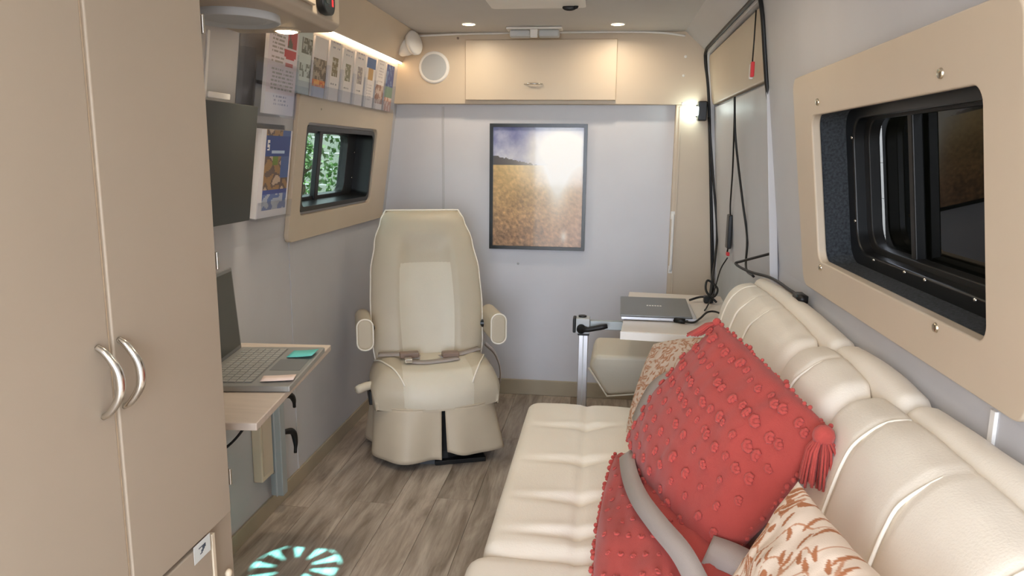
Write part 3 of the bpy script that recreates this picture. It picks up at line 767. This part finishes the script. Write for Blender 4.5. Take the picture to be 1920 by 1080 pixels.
G().tube([(-.078, 2.86, .632), (-.05, 2.85, .632), (.0, 2.845, .645), (.024, 2.843, .651)], [.016, .010, .011, .009], 10).cyl((-.078, 2.85, .632), (-.078, 2.872, .632), .018).go('clamp_lever', M_black, rt, smooth=True)
G().cyl((.26, 2.95, .62), (.26, 2.95, .645), .07, 24).go('swivel_plate', M_blackp, rt)

lt = thing('closed_laptop', 'closed grey laptop on the right swivel table by the picture wall', 'laptop', (.075, 2.84, .6782), R(-1))
G().box(0, .29, 0, .30, .002, .015).go('base', M_alum, lt, bevel=.003)
Ml = Matrix.Translation((0, 0, .016)) @ Matrix.Rotation(R(2.2), 4, 'X')
li = G().box(-.002, .272, -.004, .31, 0, .008, Ml).go('lid', M_lapd, lt, bevel=.002)
g = G()
for i in range(6): g.box(.103 + i * .0105, .103 + i * .0105 + .007, .15, .165, .0082, .0086, Ml)
g.go('badge', M_whitep, li)
for i in range(3): G().box(.20 + i * .022, .212 + i * .022, -.0012, .001, .004, .010).go('port', M_black, lt)
g = G().tube(smoothpts([(.30, 2.825, .688), (.345, 2.80, .688), (.38, 2.87, .69), (.42, 2.95, .70), (.46, 2.94, .70), (.49, 2.80, .69), (.50, 2.74, .66)], 8), .004, 8)
g.cyl((.28, 2.835, .688), (.315, 2.815, .688), .010, 12)
tag(g.go('laptop_charger_cable', M_wire, smooth=True), 'black cable plugged into the closed laptop', 'cable')

# jump seat cushion in front of the partition (behind the table)
js = thing('jump_seat', 'cream upholstered jump seat cushion under the swivel table', 'seat', (0, 0, 0))
v = [(-.04, 3.14, .45), (.45, 3.14, .46), (-.045, 3.12, .385), (.03, 3.10, .275), (.22, 3.10, .30), (.45, 3.12, .40)]
f1 = [Vector(a) for a in [(-.03, 3.12, .455), (-.048, 3.12, .40), (.035, 3.12, .275), (.20, 3.12, .295), (.24, 3.12, .33), (.45, 3.12, .40), (.45, 3.12, .46)]]
f2 = [a + Vector((.01, .34, 0)) for a in f1]; k = len(f1)
mk('cushion', f1 + f2, [tuple(range(k))[::-1], tuple(range(k, 2 * k))] + [(i, (i + 1) % k, k + (i + 1) % k, k + i) for i in range(k)], M_chair2, js, bevel=.02, seg=4, angle=15)
G().box(.2, .5, 3.2, 3.45, 0, .30).go('base', M_blackp, js, bevel=.004)
g = G(); g.tube([a + Vector((0, -.004, 0)) for a in f1[1:5]], .004); g.go('piping', M_pipe, js, smooth=True)

# ------------------------------------------------------------------ sofa
sf = thing('sofa', 'cream leather tufted sofa along the right wall under the dark window', 'sofa', (0, 0, 0))
def resample(loop, n):
    P = [Vector((a, 0, b)) for a, b in loop]; P.append(P[0]); L = [0]
    for a, b in zip(P, P[1:]): L.append(L[-1] + (b - a).length)
    out = []; j = 0
    for i in range(n):
        s = L[-1] * i / n
        while L[j + 1] < s: j += 1
        t = (s - L[j]) / max(1e-9, L[j + 1] - L[j]); out.append(P[j].lerp(P[j + 1], t))
    return out
def roundpoly(pts, r, n=5):
    out = []; k = len(pts)
    for i in range(k):
        p = Vector(pts[i]); a = Vector(pts[i - 1]) - p; b = Vector(pts[(i + 1) % k]) - p
        rr = r[i] if isinstance(r, (list, tuple)) else r
        rr = min(rr, a.length * .49, b.length * .49); a = p + a.normalized() * rr; b = p + b.normalized() * rr
        for j in range(n + 1):
            t = j / n; q = a * (1 - t) ** 2 + p * 2 * t * (1 - t) + b * t * t; out.append((q.x, q.y))
    return out
def loft(name, sec, y0, y1, r, m, parent, ny=40, nr=72, disp=None, **k):
    """upholstered block: closed section (x,z) swept in y with rounded ends"""
    sec = resample(sec, nr); c = sum(sec, Vector()) / nr; v = []; f = []
    size = max((p - c).length for p in sec)
    ys = [y0 + (y1 - y0) * (.5 - .5 * math.cos(PI * i / ny)) for i in range(ny + 1)]
    for y in ys:
        e = min(y - y0, y1 - y); e = min(e, r); sh = r - math.sqrt(max(0, r * r - (r - e) ** 2))
        for p in sec:
            d = p - c; q = c + d * max(0.02, 1 - sh / max(.03, d.length)); q.y = y
            if disp: q = disp(q, p, y, e)
            v.append(q)
    for i in range(ny):
        for j in range(nr): f.append((i * nr + j, i * nr + (j + 1) % nr, (i + 1) * nr + (j + 1) % nr, (i + 1) * nr + j))
    f += [tuple(range(nr))[::-1], tuple(range(ny * nr, (ny + 1) * nr))]
    return mk(name, v, f, m, parent, smooth=True, **k)

G().box(-.20, .56, .25, 2.5, .0, .30).go('base', M_creamd, sf, bevel=.01)
def gs(x, s): return math.exp(-(x / s) ** 2)
def seat_disp(ts):
    def fn(q, p, y, e):
        if p.z > .37:
            k = min(1, (p.z - .37) / .05)
            x = q.x; d = -.006 * gs(x + .04, .014)
            for t in ts:
                wob = y - t - .02 * math.sin((x + .04) * 9) - .03 * abs(x + .04)
                d += -.012 * gs(wob, .016) * gs(x + .06, .10) - .012 * gs(y - t, .035) * gs(x + .04, .045)
                d += .004 * gs(wob - .03, .02) * gs(x + .06, .10)
            d += .004 * noise.noise(Vector((x * 9, y * 7, 0)))
            d += .010 * gs((x - .0) , .5) * min(1, e / .09)
            q.z += d * k
        return q
    return fn
sec = roundpoly([(-.25, .28), (-.255, .43), (.34, .43), (.34, .28)], [.03, .045, .03, .03])
loft('seat_cushion', sec, 1.512, 2.56, .045, M_cream, sf, 120, 150, seat_disp((2.32, 2.045, 1.80, 1.62)))
sec = roundpoly([(-.275, .28), (-.28, .432), (.34, .432), (.34, .28)], [.03, .045, .03, .03])
loft('seat_cushion', sec, .42, 1.506, .045, M_cream, sf, 90, 120, seat_disp((1.25, 1.0, .75)))
# back cushions and the padded ledge behind
def back_sec(): return roundpoly([(.300, .40), (.408, .825), (.440, .885), (.503, .895), (.505, .40)], [.04, .05, .05, .012, .03])
def back_disp(lines, y0, y1):
    def fn(q, p, y, e):
        if p.x < .503:
            fr = 1 if p.z > .46 else .3
            d = .016 * math.sin(PI * min(1, max(0, (y - y0) / (y1 - y0)))) * fr
            for t in lines: d -= .008 * gs(y - t, .010) * (1 if p.z > .5 else .2) * (1 if p.x < .46 else .4)
            d += .003 * noise.noise(Vector((p.z * 10, y * 12, 3)))
            d -= (.006 + sum(.012 * gs(y - t, .035) for t in lines)) * gs(p.z - .65 + .02 * math.cos((y - lines[0]) * 14), .014) * (p.x < .42)
            if p.x > .43 and p.z > .84: q.z += d * .8
            else: q.x -= d
        return q
    return fn
segs = [(1.712, 2.56, (2.44, 2.25, 2.06)), (1.364, 1.708, (1.55,)), (.62, 1.360, (1.195, .985, .77))]
for y0, y1, ls in segs:
    c = loft('back_cushion', back_sec(), y0, y1, .05, M_cream, sf, 100, 120, back_disp(ls, y0, y1))
    for t in ls:
        pts = []
        for (x, z) in ((.357, .625), (.370, .675), (.3835, .73), (.396, .78), (.406, .815), (.421, .850), (.440, .874), (.466, .889), (.497, .893)):
            b = .016 * math.sin(PI * (t - y0) / (y1 - y0)) - .0045
            if x > .43: pts.append((x, t, z + b * .45 + .002))
            else: pts.append((x - b - .0035, t, z))
        G().tube(smoothpts(pts, 5), .0032, 6).go('welt', M_pipe, c, smooth=True)
def ledge_disp(y0, y1):
    def fn(q, p, y, e):
        if p.z > .85: q.z += .012 * math.sin(PI * (y - y0) / (y1 - y0)) + .002 * noise.noise(Vector((p.x * 20, y * 10, 3)))
        return q
    return fn
for y0, y1 in ((1.655, 2.55), (1.262, 1.651), (.55, 1.258)):
    sec = roundpoly([(.500, .55), (.503, .895), (.522, .912), (.566, .905), (.568, .55)], [.02, .02, .03, .02, .02])
    loft('back_ledge', sec, y0, y1, .035, M_cream, sf, 60, 60, ledge_disp(y0, y1))

# ------------------------------------------------------------------ cushions
def pillow(name, cs, th, m, label, nu=44, edge=.06, pinch=.05, wr=.006, colorfn=None, seed=0, cat='cushion', group=None, prof=.5):
    """four corners in order; both faces bulge along the normal"""
    A, B, C_, D = [Vector(c) for c in cs]; N = (B - A).cross(D - A).normalized(); ctr = (A + B + C_ + D) / 4
    def mid(u, v):
        # concave edges between the corners
        uu = u * (1 - pinch * (1 - v * v)); vv = v * (1 - pinch * (1 - u * u))
        s, t = (uu + 1) / 2, (vv + 1) / 2
        return (A * (1 - s) + B * s) * (1 - t) + (D * (1 - s) + C_ * s) * t
    def pt(u, v, side):
        b = max(0, (1 - u * u) * (1 - v * v)) ** prof
        p = mid(u, v) + N * side * th / 2 * b
        w = noise.noise(Vector((u * 3 + seed, v * 3, side))) * wr * 1.6 + noise.noise(Vector((u * 9 + seed, v * 3 + u * 4, side))) * wr * .5
        return p + N * side * w * min(1, b * 2)
    v = []; f = []; n1 = nu + 1
    for side in (1, -1):
        for j in range(n1):
            for i in range(n1):
                u = math.sin((-1 + 2 * i / nu) * PI / 2) * .35 + (-1 + 2 * i / nu) * .65; w = math.sin((-1 + 2 * j / nu) * PI / 2) * .35 + (-1 + 2 * j / nu) * .65
                v.append(pt(u, w, side))
    o2 = n1 * n1
    for j in range(nu):
        for i in range(nu):
            a = j * n1 + i
            f.append((a, a + 1, a + n1 + 1, a + n1)); f.append((o2 + a, o2 + a + n1, o2 + a + n1 + 1, o2 + a + 1))
    root = thing(name, label, cat, (0, 0, 0), 0, group)
    o = mk('cover', v, f, m, root, smooth=True)
    if colorfn:
        me = o.data; ca = me.color_attributes.new('Print', 'FLOAT_COLOR', 'POINT')
        Q = Matrix((((B - A).normalized()), ((D - A).normalized()), N)); buf = []
        for vv in me.vertices:
            d = vv.co - A; buf += list(lin(colorfn(d.dot((B - A).normalized()), d.dot((D - A).normalized()))))
        ca.data.foreach_set('color', buf)
    return root, pt, N, mid

def tufts(root, pt, N, rows, side=1, name='tuft', seed=1, size=.0085):
    rnd = random.Random(seed)
    protos = []
    for k in range(4):
        g = G()
        a0 = rnd.random() * 6.28; e = rnd.uniform(.75, 1.2)
        g.tube([Vector((math.cos(a0 + t * .9) * .0062 * e, math.sin(a0 + t * .9) * .0062, .0022 + .0008 * math.sin(t * 2))) for t in range(6)], [.002, .0032, .0036, .0034, .003, .0018], 6)
        g.sphere((0, 0, .0012), .005, 6, 4, (e, 1, .55))
        me_o = g.go(name, M_redt, root, smooth=True); protos.append(me_o)
    used = [False] * 4
    for (u, v, s) in rows:
        k = rnd.randrange(4)
        if used[k]: o = protos[k].copy(); C.objects.link(o)
        else: o = protos[k]; used[k] = True
        p = pt(u, v, side); e = .02
        du = pt(min(1, u + e), v, side) - pt(max(-1, u - e), v, side); dv = pt(u, min(1, v + e), side) - pt(u, max(-1, v - e), side)
        n = du.cross(dv).normalized()
        if n.dot(N) * side < 0: n = -n
        q = n.to_track_quat('Z', 'Y'); o.parent = root
        o.rotation_mode = 'QUATERNION'; o.rotation_quaternion = q @ Vector((0, 0, 1)).rotation_difference(Vector((0, 0, 1))); o.location = p
        sc = s * size / .0085 * rnd.uniform(.85, 1.2); o.scale = (sc, sc, sc)

def tassel(root, p, d, r=.022, L=.10, n=46, name='tassel', seed=3):
    rnd = random.Random(seed); g = G(); p = Vector(p); d = Vector(d)
    g.sphere(p, r * .75, 10, 6)
    for i in range(n):
        a = rnd.random() * 6.28; rr = r * math.sqrt(rnd.random())
        o = Vector((math.cos(a), math.sin(a), 0)) * rr
        e = d * L * rnd.uniform(.85, 1.02)
        g.tube([p + o * .3, p + o * 1.0 + e * .35 + Vector((0, 0, .004)), p + o * 1.2 + e * .7, p + o * 1.3 + e], .0024, 5)
    g.go(name, M_redt, root, smooth=True)

# big terracotta pillow: corners top, right, bottom, left
T, Rr, B, L_ = (.275, 1.745, .925), (.402, 1.275, .845), (.218, 1.375, .462), (.078, 1.87, .575)
big, pt, N, mid = pillow('terracotta_cushion', [L_, B, Rr, T], .16, M_red, 'large terracotta tufted cushion with a tassel leaning on the sofa back', 56, pinch=-.015, seed=2, wr=.008)
camside = 1 if N.dot(Vector((0, 0, H)) - Vector(T)) > 0 else -1
rows = []
rnd = random.Random(5)
for j in range(9):
    v_ = .86 - j * 1.72 / 8; k_ = 15 if j < 4 else 10
    for i in range(k_):
        u = -.9 + i * 1.8 / (k_ - 1) + (.08 if j % 2 else 0) + rnd.uniform(-.03, .03)
        if abs(u) < .94: rows.append((u, v_ + rnd.uniform(-.02, .02), (1.0 if j < 4 else .95) * rnd.uniform(.8, 1.15)))
tufts(big, pt, N, rows, camside, seed=8, size=.0108)
def fringe(root, mid, edges, n=34, seed=4, r=.006):
    rnd = random.Random(seed); g = G()
    for (a, b) in edges:
        for i in range(n):
            t = -1 + 2 * (i + .5) / n
            u, v_ = (t, b) if a is None else (a, t)
            g.sphere(mid(u, v_) + Vector((rnd.uniform(-.004, .004), rnd.uniform(-.004, .004), rnd.uniform(-.004, .004))), r * rnd.uniform(.7, 1.25), 6, 4, (1, .8, 1))
    o = g.go('fringe', M_redt, root, smooth=True); return o
fringe(big, mid, [(None, 1), (-1, None), (None, -1), (1, None)], 30, r=.005)
tassel(big, Vector(Rr) + Vector((-.016, -.012, -.006)), Vector((-.05, -.12, -1)).normalized(), .026, .088, 80)
td = (Vector(L_) - Vector(T)); tassel(big, Vector(T) + Vector((-.005, 0, .0)), (td.normalized() + Vector((-.25, -.1, .35))).normalized(), .014, .07, 34, seed=5)

# second terracotta pillow lying under it
q2 = [(.0, 1.24, .50), (.31, 1.22, .52), (.30, 1.86, .50), (.05, 1.93, .50)]
sec2, pt2, N2, mid2 = pillow('terracotta_cushion', q2, .13, M_red, 'flatter terracotta cushion with tufted edge lying under the large one', 48, pinch=-.10, wr=.009, seed=9, prof=.42)
s2 = 1 if N2.z > 0 else -1
rows = [(-.85 + i * .155 + (.05 if j % 2 else 0), -.82 + j * .165, .9) for i in range(7) for j in range(11)]
tufts(sec2, pt2, N2, rows, s2, seed=18, size=.007)
fringe(sec2, mid2, [(-1, None), (None, 1), (None, -1)], 44, 6, r=.0065)

# floral pillows
def floral(u, v):
    bgc = Vector((232, 214, 196)); c = bgc; br = Vector((178, 116, 78)); lt = Vector((200, 148, 116))
    n = noise.noise(Vector((u * 24, v * 24, 1.5)))
    if abs(n) < .045: c = lt
    best = 9
    for cs, seed, a, b, skip in ((.027, 11, .0120, .0042, .08), (.048, 47, .0170, .0085, .35)):
        iu, iv = math.floor(u / cs), math.floor(v / cs)
        for di in (-1, 0, 1):
            for dj in (-1, 0, 1):
                k = (iu + di) * 73856093 ^ (iv + dj) * 19349663 ^ seed * 83492791
                r1 = (k % 1009) / 1009; r2 = (k // 7 % 997) / 997; r3 = (k // 13 % 991) / 991
                if r3 < skip: continue
                cu, cv = (iu + di + .2 + .6 * r1) * cs, (iv + dj + .2 + .6 * r2) * cs
                th = r3 * 6.283; x = (u - cu) * math.cos(th) + (v - cv) * math.sin(th); y = -(u - cu) * math.sin(th) + (v - cv) * math.cos(th)
                y += 18 * x * x
                e = (x / a) ** 2 + (y / b) ** 2
                if e < 1: c = br if not (seed == 47 and abs(y) < .0016) else bgc
                elif e < 1.5 and seed == 47: c = lt
    return c
fl1, _, _, _ = pillow('floral_cushion', [(.195, 1.20, .485), (.20, .72, .49), (.345, .62, .88), (.305, 1.10, .825)], .13, M_floral, 'cream cushion with rust leaf print at the near end of the sofa', 210, pinch=.10, colorfn=floral, seed=30)
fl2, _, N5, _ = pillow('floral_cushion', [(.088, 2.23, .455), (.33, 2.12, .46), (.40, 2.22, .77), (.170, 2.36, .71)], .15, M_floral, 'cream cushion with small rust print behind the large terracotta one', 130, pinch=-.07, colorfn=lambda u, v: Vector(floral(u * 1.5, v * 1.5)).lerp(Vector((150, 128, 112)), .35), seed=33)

def ribbon(name, pts, width, m, label, th=.0015, cat='seat belt', up=Vector((0, 0, 1)), parent=None, ws=None):
    P = smoothpts(pts, 8); v = []
    for i, p in enumerate(P):
        a = P[max(0, i - 1)]; b = P[min(len(P) - 1, i + 1)]; t = (b - a).normalized(); u_ = up[min(len(up) - 1, i * len(up) // len(P))] if isinstance(up, list) else up
        w = t.cross(u_).normalized() * width / 2
        v += [p - w, p + w]
    f = [(2 * i, 2 * i + 1, 2 * i + 3, 2 * i + 2) for i in range(len(P) - 1)]
    o = mk(name, v, f, m, parent, smooth=True, solid=th)
    if parent is None: tag(o, label, cat)
    return o
ribbon('seat_belt', [(.080, 1.93, .51), (.074, 1.79, .562), (.078, 1.64, .575), (.094, 1.50, .586), (.125, 1.38, .592), (.160, 1.28, .592), (.185, 1.20, .575)], .042, M_belt, 'grey seat belt webbing between the two terracotta cushions', up=Vector((-.55, -.2, .8)))
ribbon('seat_belt', [(.215, 1.33, .575), (.26, 1.30, .575), (.31, 1.27, .56), (.36, 1.25, .52)], .06, M_belt, 'short grey belt end at the foot of the large terracotta cushion', up=Vector((-.2, -.6, .8)))
ribbon('seat_belt', [(.200, 2.10, .68), (.155, 2.10, .64), (.122, 2.10, .57), (.108, 2.14, .515)], .045, M_belt, 'grey seat belt crossing the far floral cushion', up=Vector((-.8, -.5, .2)))

# ------------------------------------------------------------------ captain chair
ch = thing('captain_chair', 'beige leather captain chair with armrests and a skirt facing the camera', 'chair', (-.745, 3.12, 0), R(21))
def bw(t):  # half width of the backrest against height
    k = [(0, .240), (.15, .252), (.4, .256), (.6, .250), (.8, .226), (.93, .196), (1, .170)]
    for (a, x), (b, y) in zip(k, k[1:]):
        if t <= b: s = (t - a) / (b - a); s = s * s * (3 - 2 * s); return x + (y - x) * s
    return k[-1][1]
Z0, Z1 = .36, 1.045
LEAN = .21
def bpt(u, t, side, off=0):
    w = bw(t); z = Z0 + (Z1 - Z0) * t; tt = math.sin(min(1, t) * PI)
    edge = max(0, 1 - abs(u) ** 3.2) ** .5
    topr = min(1, (1 - t) / .06) ** .5 if t > .94 else 1
    hollow = -.034 * (1 - min(1, (abs(u) / .52) ** 4)) * min(1, max(0, (.86 - t) / .12)) if side < 0 else 0
    th = (.062 * edge * topr + hollow * edge) + off
    y = .10 + LEAN * t - .03 * math.sin(PI * t)
    return Vector((u * w, y + side * th, z))
v = []; f = []; nu, nt_ = 40, 40
for side in (-1, 1):
    for j in range(nt_ + 1):
        for i in range(nu + 1):
            u = math.sin((-1 + 2 * i / nu) * PI / 2); v.append(bpt(u, j / nt_, side))
o2 = (nu + 1) * (nt_ + 1)
for j in range(nt_):
    for i in range(nu):
        a = j * (nu + 1) + i; f += [(a, a + 1, a + nu + 2, a + nu + 1), (o2 + a, o2 + a + nu + 1, o2 + a + nu + 2, o2 + a + 1)]
for j in (0, nt_):
    for i in range(nu):
        a = j * (nu + 1) + i; f.append((a, a + 1, o2 + a + 1, o2 + a))
bk = mk('backrest', v, f, M_chair, ch, smooth=True)
v = []; f = []
for j in range(25):
    for i in range(17):
        t = .0 + .665 * j / 24; hwid = .46 + .03 * math.sin(t * 4)
        v.append(bpt(-.02 + hwid * (-1 + i / 8), t, -1, .0035 * min(1, min(i, 16 - i, 24 - j) / 1.0)))
for j in range(24):
    for i in range(16): a = j * 17 + i; f.append((a, a + 1, a + 18, a + 17))
mk('back_insert', v, f, M_chair2, ch, smooth=True, label='paler center panel')
pts = [bpt(-1, t / 20, -1) for t in range(0, 21)] + [bpt(-1 + u / 8, 1, -1) for u in range(1, 16)] + [bpt(1, t / 20, -1) for t in range(20, -1, -1)]
G().tube([p + Vector((0, -.004, 0)) for p in pts], .0042, 8).go('piping', M_pipe, bk, smooth=True)
# seat
def spath(s):  # back to front then down
    if s < .6: k = s / .6; return (.16 - .33 * k, .400 + .012 * math.sin(PI * k))
    k = (s - .6) / .4; a = k * PI / 2
    return (-.17 - .085 * math.sin(min(1, k * 1.25) * PI / 2), .400 - .150 * (k ** 1.35))
def seatpt(u, s, off=0):
    y, z = spath(s); w = .262 + .016 * math.sin(PI * min(1, s * 1.1))
    x = u * w; e = max(0, abs(u) - .78) / .22
    z2 = z - .07 * e ** 2.2 * (1 if s < .6 else max(0, 1 - (s - .6) / .4) ** 1) + .014 * gs(abs(u) - .66, .16) * (s < .75)
    y2 = y + .07 * (u * u) * max(0, (s - .25) / .75) ** 1
    return Vector((x, y2 - (off if s > .6 else 0), z2 + (off if s <= .8 else 0)))
v = []; f = []; nu, ns = 36, 40
for j in range(ns + 1):
    for i in range(nu + 1): v.append(seatpt(-1 + 2 * i / nu, j / ns))
for j in range(ns):
    for i in range(nu): a = j * (nu + 1) + i; f.append((a, a + 1, a + nu + 2, a + nu + 1))
# sides and underside
b0 = len(v)
for j in range(ns + 1):
    for sgn, i in ((-1, 0), (1, nu)):
        p = v[j * (nu + 1) + i]; v.append(Vector((p.x * .98, p.y, .248)))
for j in range(ns):
    f.append((j * (nu + 1), (j + 1) * (nu + 1), b0 + 2 * (j + 1), b0 + 2 * j)); f.append((j * (nu + 1) + nu, b0 + 2 * j + 1, b0 + 2 * (j + 1) + 1, (j + 1) * (nu + 1) + nu))
    f.append((b0 + 2 * j, b0 + 2 * (j + 1), b0 + 2 * (j + 1) + 1, b0 + 2 * j + 1))
mk('seat', v, f, M_chair, ch, smooth=True)
v = []; f = []
for j in range(31):
    s = .12 + .865 * j / 30
    for i in range(17):
        hw = .46 + .10 * min(1, s * 1.2); v.append(seatpt(hw * (-1 + i / 8), s, .004 * min(1, min(i, 16 - i, j, 30 - j) / 1)))
for j in range(30):
    for i in range(16): a = j * 17 + i; f.append((a, a + 1, a + 18, a + 17))
mk('seat_insert', v, f, M_chair2, ch, smooth=True, label='paler center panel')
for sgn in (-1, 1):
    pts = [seatpt(sgn * (.93 - .40 * (k / 14) ** 1.6), .05 + .72 * k / 14, .004) for k in range(15)]
    G().tube(smoothpts(pts, 3), .0036, 6).go('piping', M_pipe, ch, smooth=True)
G().lathe([(.0, .245), (.17, .245), (.19, .20), (.20, .05), (.215, .0), (0, 0)]).go('pedestal', M_black, ch, smooth=False)
G().box(-.02, .20, -.232, .16, 0, .02).go('floor_plate', M_blackp, ch, bevel=.003)
# skirt
def skirt_xy(a, flare):
    ca, sa = math.cos(a), math.sin(a); n = 3.2
    rx, ry = .262 + flare, .245 + flare
    k = (abs(ca / rx) ** n + abs(sa / ry) ** n) ** (-1 / n)
    return ca * k, sa * k - .0
v = []; f = []; na, nz = 150, 14
slit = R(-90 + 3)
for i in range(na + 1):
    a = slit + .03 + (2 * PI - .06) * i / na
    for j in range(nz + 1):
        t = j / nz; wave = .012 * t * math.sin(a * 9 + 1.2) + .010 * t * math.sin(a * 5 + .4) + .03 * t * gs(a - slit - .95, .14) - .02 * t * gs(a - slit - 1.25, .12)
        op = .022 * t ** 1.2 * (gs(i / na, .02) - gs(1 - i / na, .02) * .25)
        x, y = skirt_xy(a + op, .0 + .018 * t + wave)
        z = .262 - t * (.228 - .018 * gs(i / na, .03) - .014 * (1 - i / na) ** 3 * 1.4)
        v.append((x, y - .004, z))
for i in range(na):
    for j in range(nz): a = i * (nz + 1) + j; f.append((a, a + 1, a + nz + 2, a + nz + 1))
mk('skirt', v, f, M_skirt, ch, smooth=True, solid=.003)
pts = [(*skirt_xy(R(i * 6), .004), .260) for i in range(60)]
G().tube(pts, .004, 6, closed=True).go('piping', M_skirt, ch, smooth=True)
# armrests
for sgn in (-1, 1):
    x0 = sgn * .292
    fnA = lambda a, b, d: Vector((x0 + a, d, b))
    loop = rrect(-.034, .034, .475, .610, .032, 6)
    o = plate('armrest', loop, -.06, .18, fnA, M_chair, ch, bevel=.012)
    G().tube([Vector((x0 + a * 1.0, -.057, b)) for a, b in loop], .0035, 6, closed=True).go('piping', M_pipe, o, smooth=True)
    G().cyl((x0 - sgn * .02, .12, .53), (x0 - sgn * .07, .13, .53), .018, 14).go('armrest_pivot', M_blackp, ch)
g = G().tube(smoothpts([(-.25, -.08, .33), (-.29, -.10, .33), (-.335, -.13, .325)], 4), [.014, .015, .017, .018, .019, .019, .019, .019, .016], 10); g.go('recline_lever', M_chair2, ch, smooth=True)
g = G().box(-.285, -.262, -.12, .04, .25, .31).go('side_bracket', M_black, ch, bevel=.004)
ribbon('belt_strap', [(.262, .10, .44), (.30, .05, .40), (.315, 0, .33), (.30, -.02, .25), (.285, 0, .22)], .03, M_belt, None, parent=ch, up=Vector((1, 0, 0)))
ribbon('belt_strap', [(-.235, .02, 0.433), (-.15, -.0, 0.436), (-.10, -.02, 0.430), (-.055, -.03, 0.426)], .035, M_belt, None, parent=ch, up=Vector((0, -.3, 1)))
ribbon('belt_strap', [(.225, .04, 0.434), (.15, .0, 0.428), (.08, -.02, 0.424), (.03, -.05, 0.428)], .03, M_belt, None, parent=ch, up=Vector((0, -.3, 1)))
ribbon('belt_strap', [(-.12, -.075, 0.424), (-.05, -.095, 0.420), (.03, -.085, 0.420), (.11, -.07, 0.424)], .03, M_belt, None, parent=ch, up=Vector((0, -.3, 1)))
G().box(-.145, -.06, -.045, -.005, 0.426, .450).go('belt_buckle', M_buckle, ch, bevel=.006)
G().box(.04, .115, -.06, -.015, 0.422, 0.446).go('belt_buckle', M_buckle, ch, bevel=.006)
G().box(-.13, -.095, -.10, -.06, .418, .438).go('belt_tongue', M_chrome, ch, bevel=.004)

# ------------------------------------------------------------------ loose cables at the side door
def cable(pts, r, label, extra=None, name='cable'):
    g = G().tube(smoothpts(pts, 8), r, 7)
    if extra: extra(g)
    return tag(g.go(name, M_wire, smooth=True), label, 'cable')
cable([FD(3.82, 1.50, .012), FD(3.82, 1.2, .012), FD(3.80, .95, .014), (.545, 3.70, .80), (.50, 3.45, .74), (.47, 3.28, .69)], .006, 'thick black cable running down the door edge from the clip lamp to the table')
cable([FD(3.05, 1.535, .012), FD(3.10, 1.42, .014), FD(3.22, 1.25, .012), FD(3.33, 1.10, .014), FD(3.36, .98, .016), FD(3.42, .88, .02)], .0035, 'thin black cable hanging down the middle of the side door to the charger')
cable([FD(3.05, 1.54, .012), FD(3.08, 1.38, .014), FD(3.02, 1.15, .014), FD(2.98, 1.0, .012), FD(2.90, .89, .03), (.52, 2.62, .90)], .0045, 'black cable hanging down the side door to the far end of the sofa')
cable([FD(2.51, 1.0, .01), (.50, 2.72, .94), (.485, 2.78, .92), (.50, 2.60, .92), (.535, 2.42, .928), (.545, 2.22, .926), (.55, 2.13, .925)], .005, 'black looped cable over the far end of the sofa top', lambda g: g.box(.535, .56, 2.07, 2.14, .915, .935))
cable([FD(3.40, .86, .02), (.53, 3.42, .80), (.49, 3.30, .72), (.44, 3.12, .69), (.42, 3.05, .685)], .003, 'thin grey cable from the charger to the table')
pc = thing('phone_charger', 'small black charger with red plug hanging on the side door', 'charger', FD(3.36, .98, .02))
G().box(-.012, .006, -.03, .03, -.07, .08).go('housing', M_blackp, pc, bevel=.005)
G().box(-.012, .0, -.035, -.005, -.10, -.085).go('plug', M_redp, pc, bevel=.002)
pg = thing('cable_plugs', 'red and white plugs dangling from a wire at the top of the side door', 'plug', FD(2.66, 1.62, .012))
G().tube([(0, .0, .17), (0, .0, .08), (0, .005, 0)], .0025, 6).go('wire', M_wire, pg, smooth=True)
G().box(-.006, .006, -.012, .006, -.045, .005).go('red_plug', M_redp, pg, bevel=.003)
G().box(-.006, .006, .008, .026, -.05, .0).go('white_plug', M_whitep, pg, bevel=.003)
kn = thing('cable_bundle', 'tangle of black plugs and wires on the corner of the swivel table', 'cable', (.46, 3.25, .68))
G().tube(smoothpts([(-.08, 0, .008), (-.03, .02, .02), (.02, -.02, .03), (.04, .03, .06), (.0, .05, .09), (-.01, .0, .05), (.03, -.04, .01)], 6), .005, 7).go('wire', M_wire, kn, smooth=True)
G().box(-.02, .02, -.02, .02, .0, .03).go('plug', M_blackp, kn, bevel=.005)
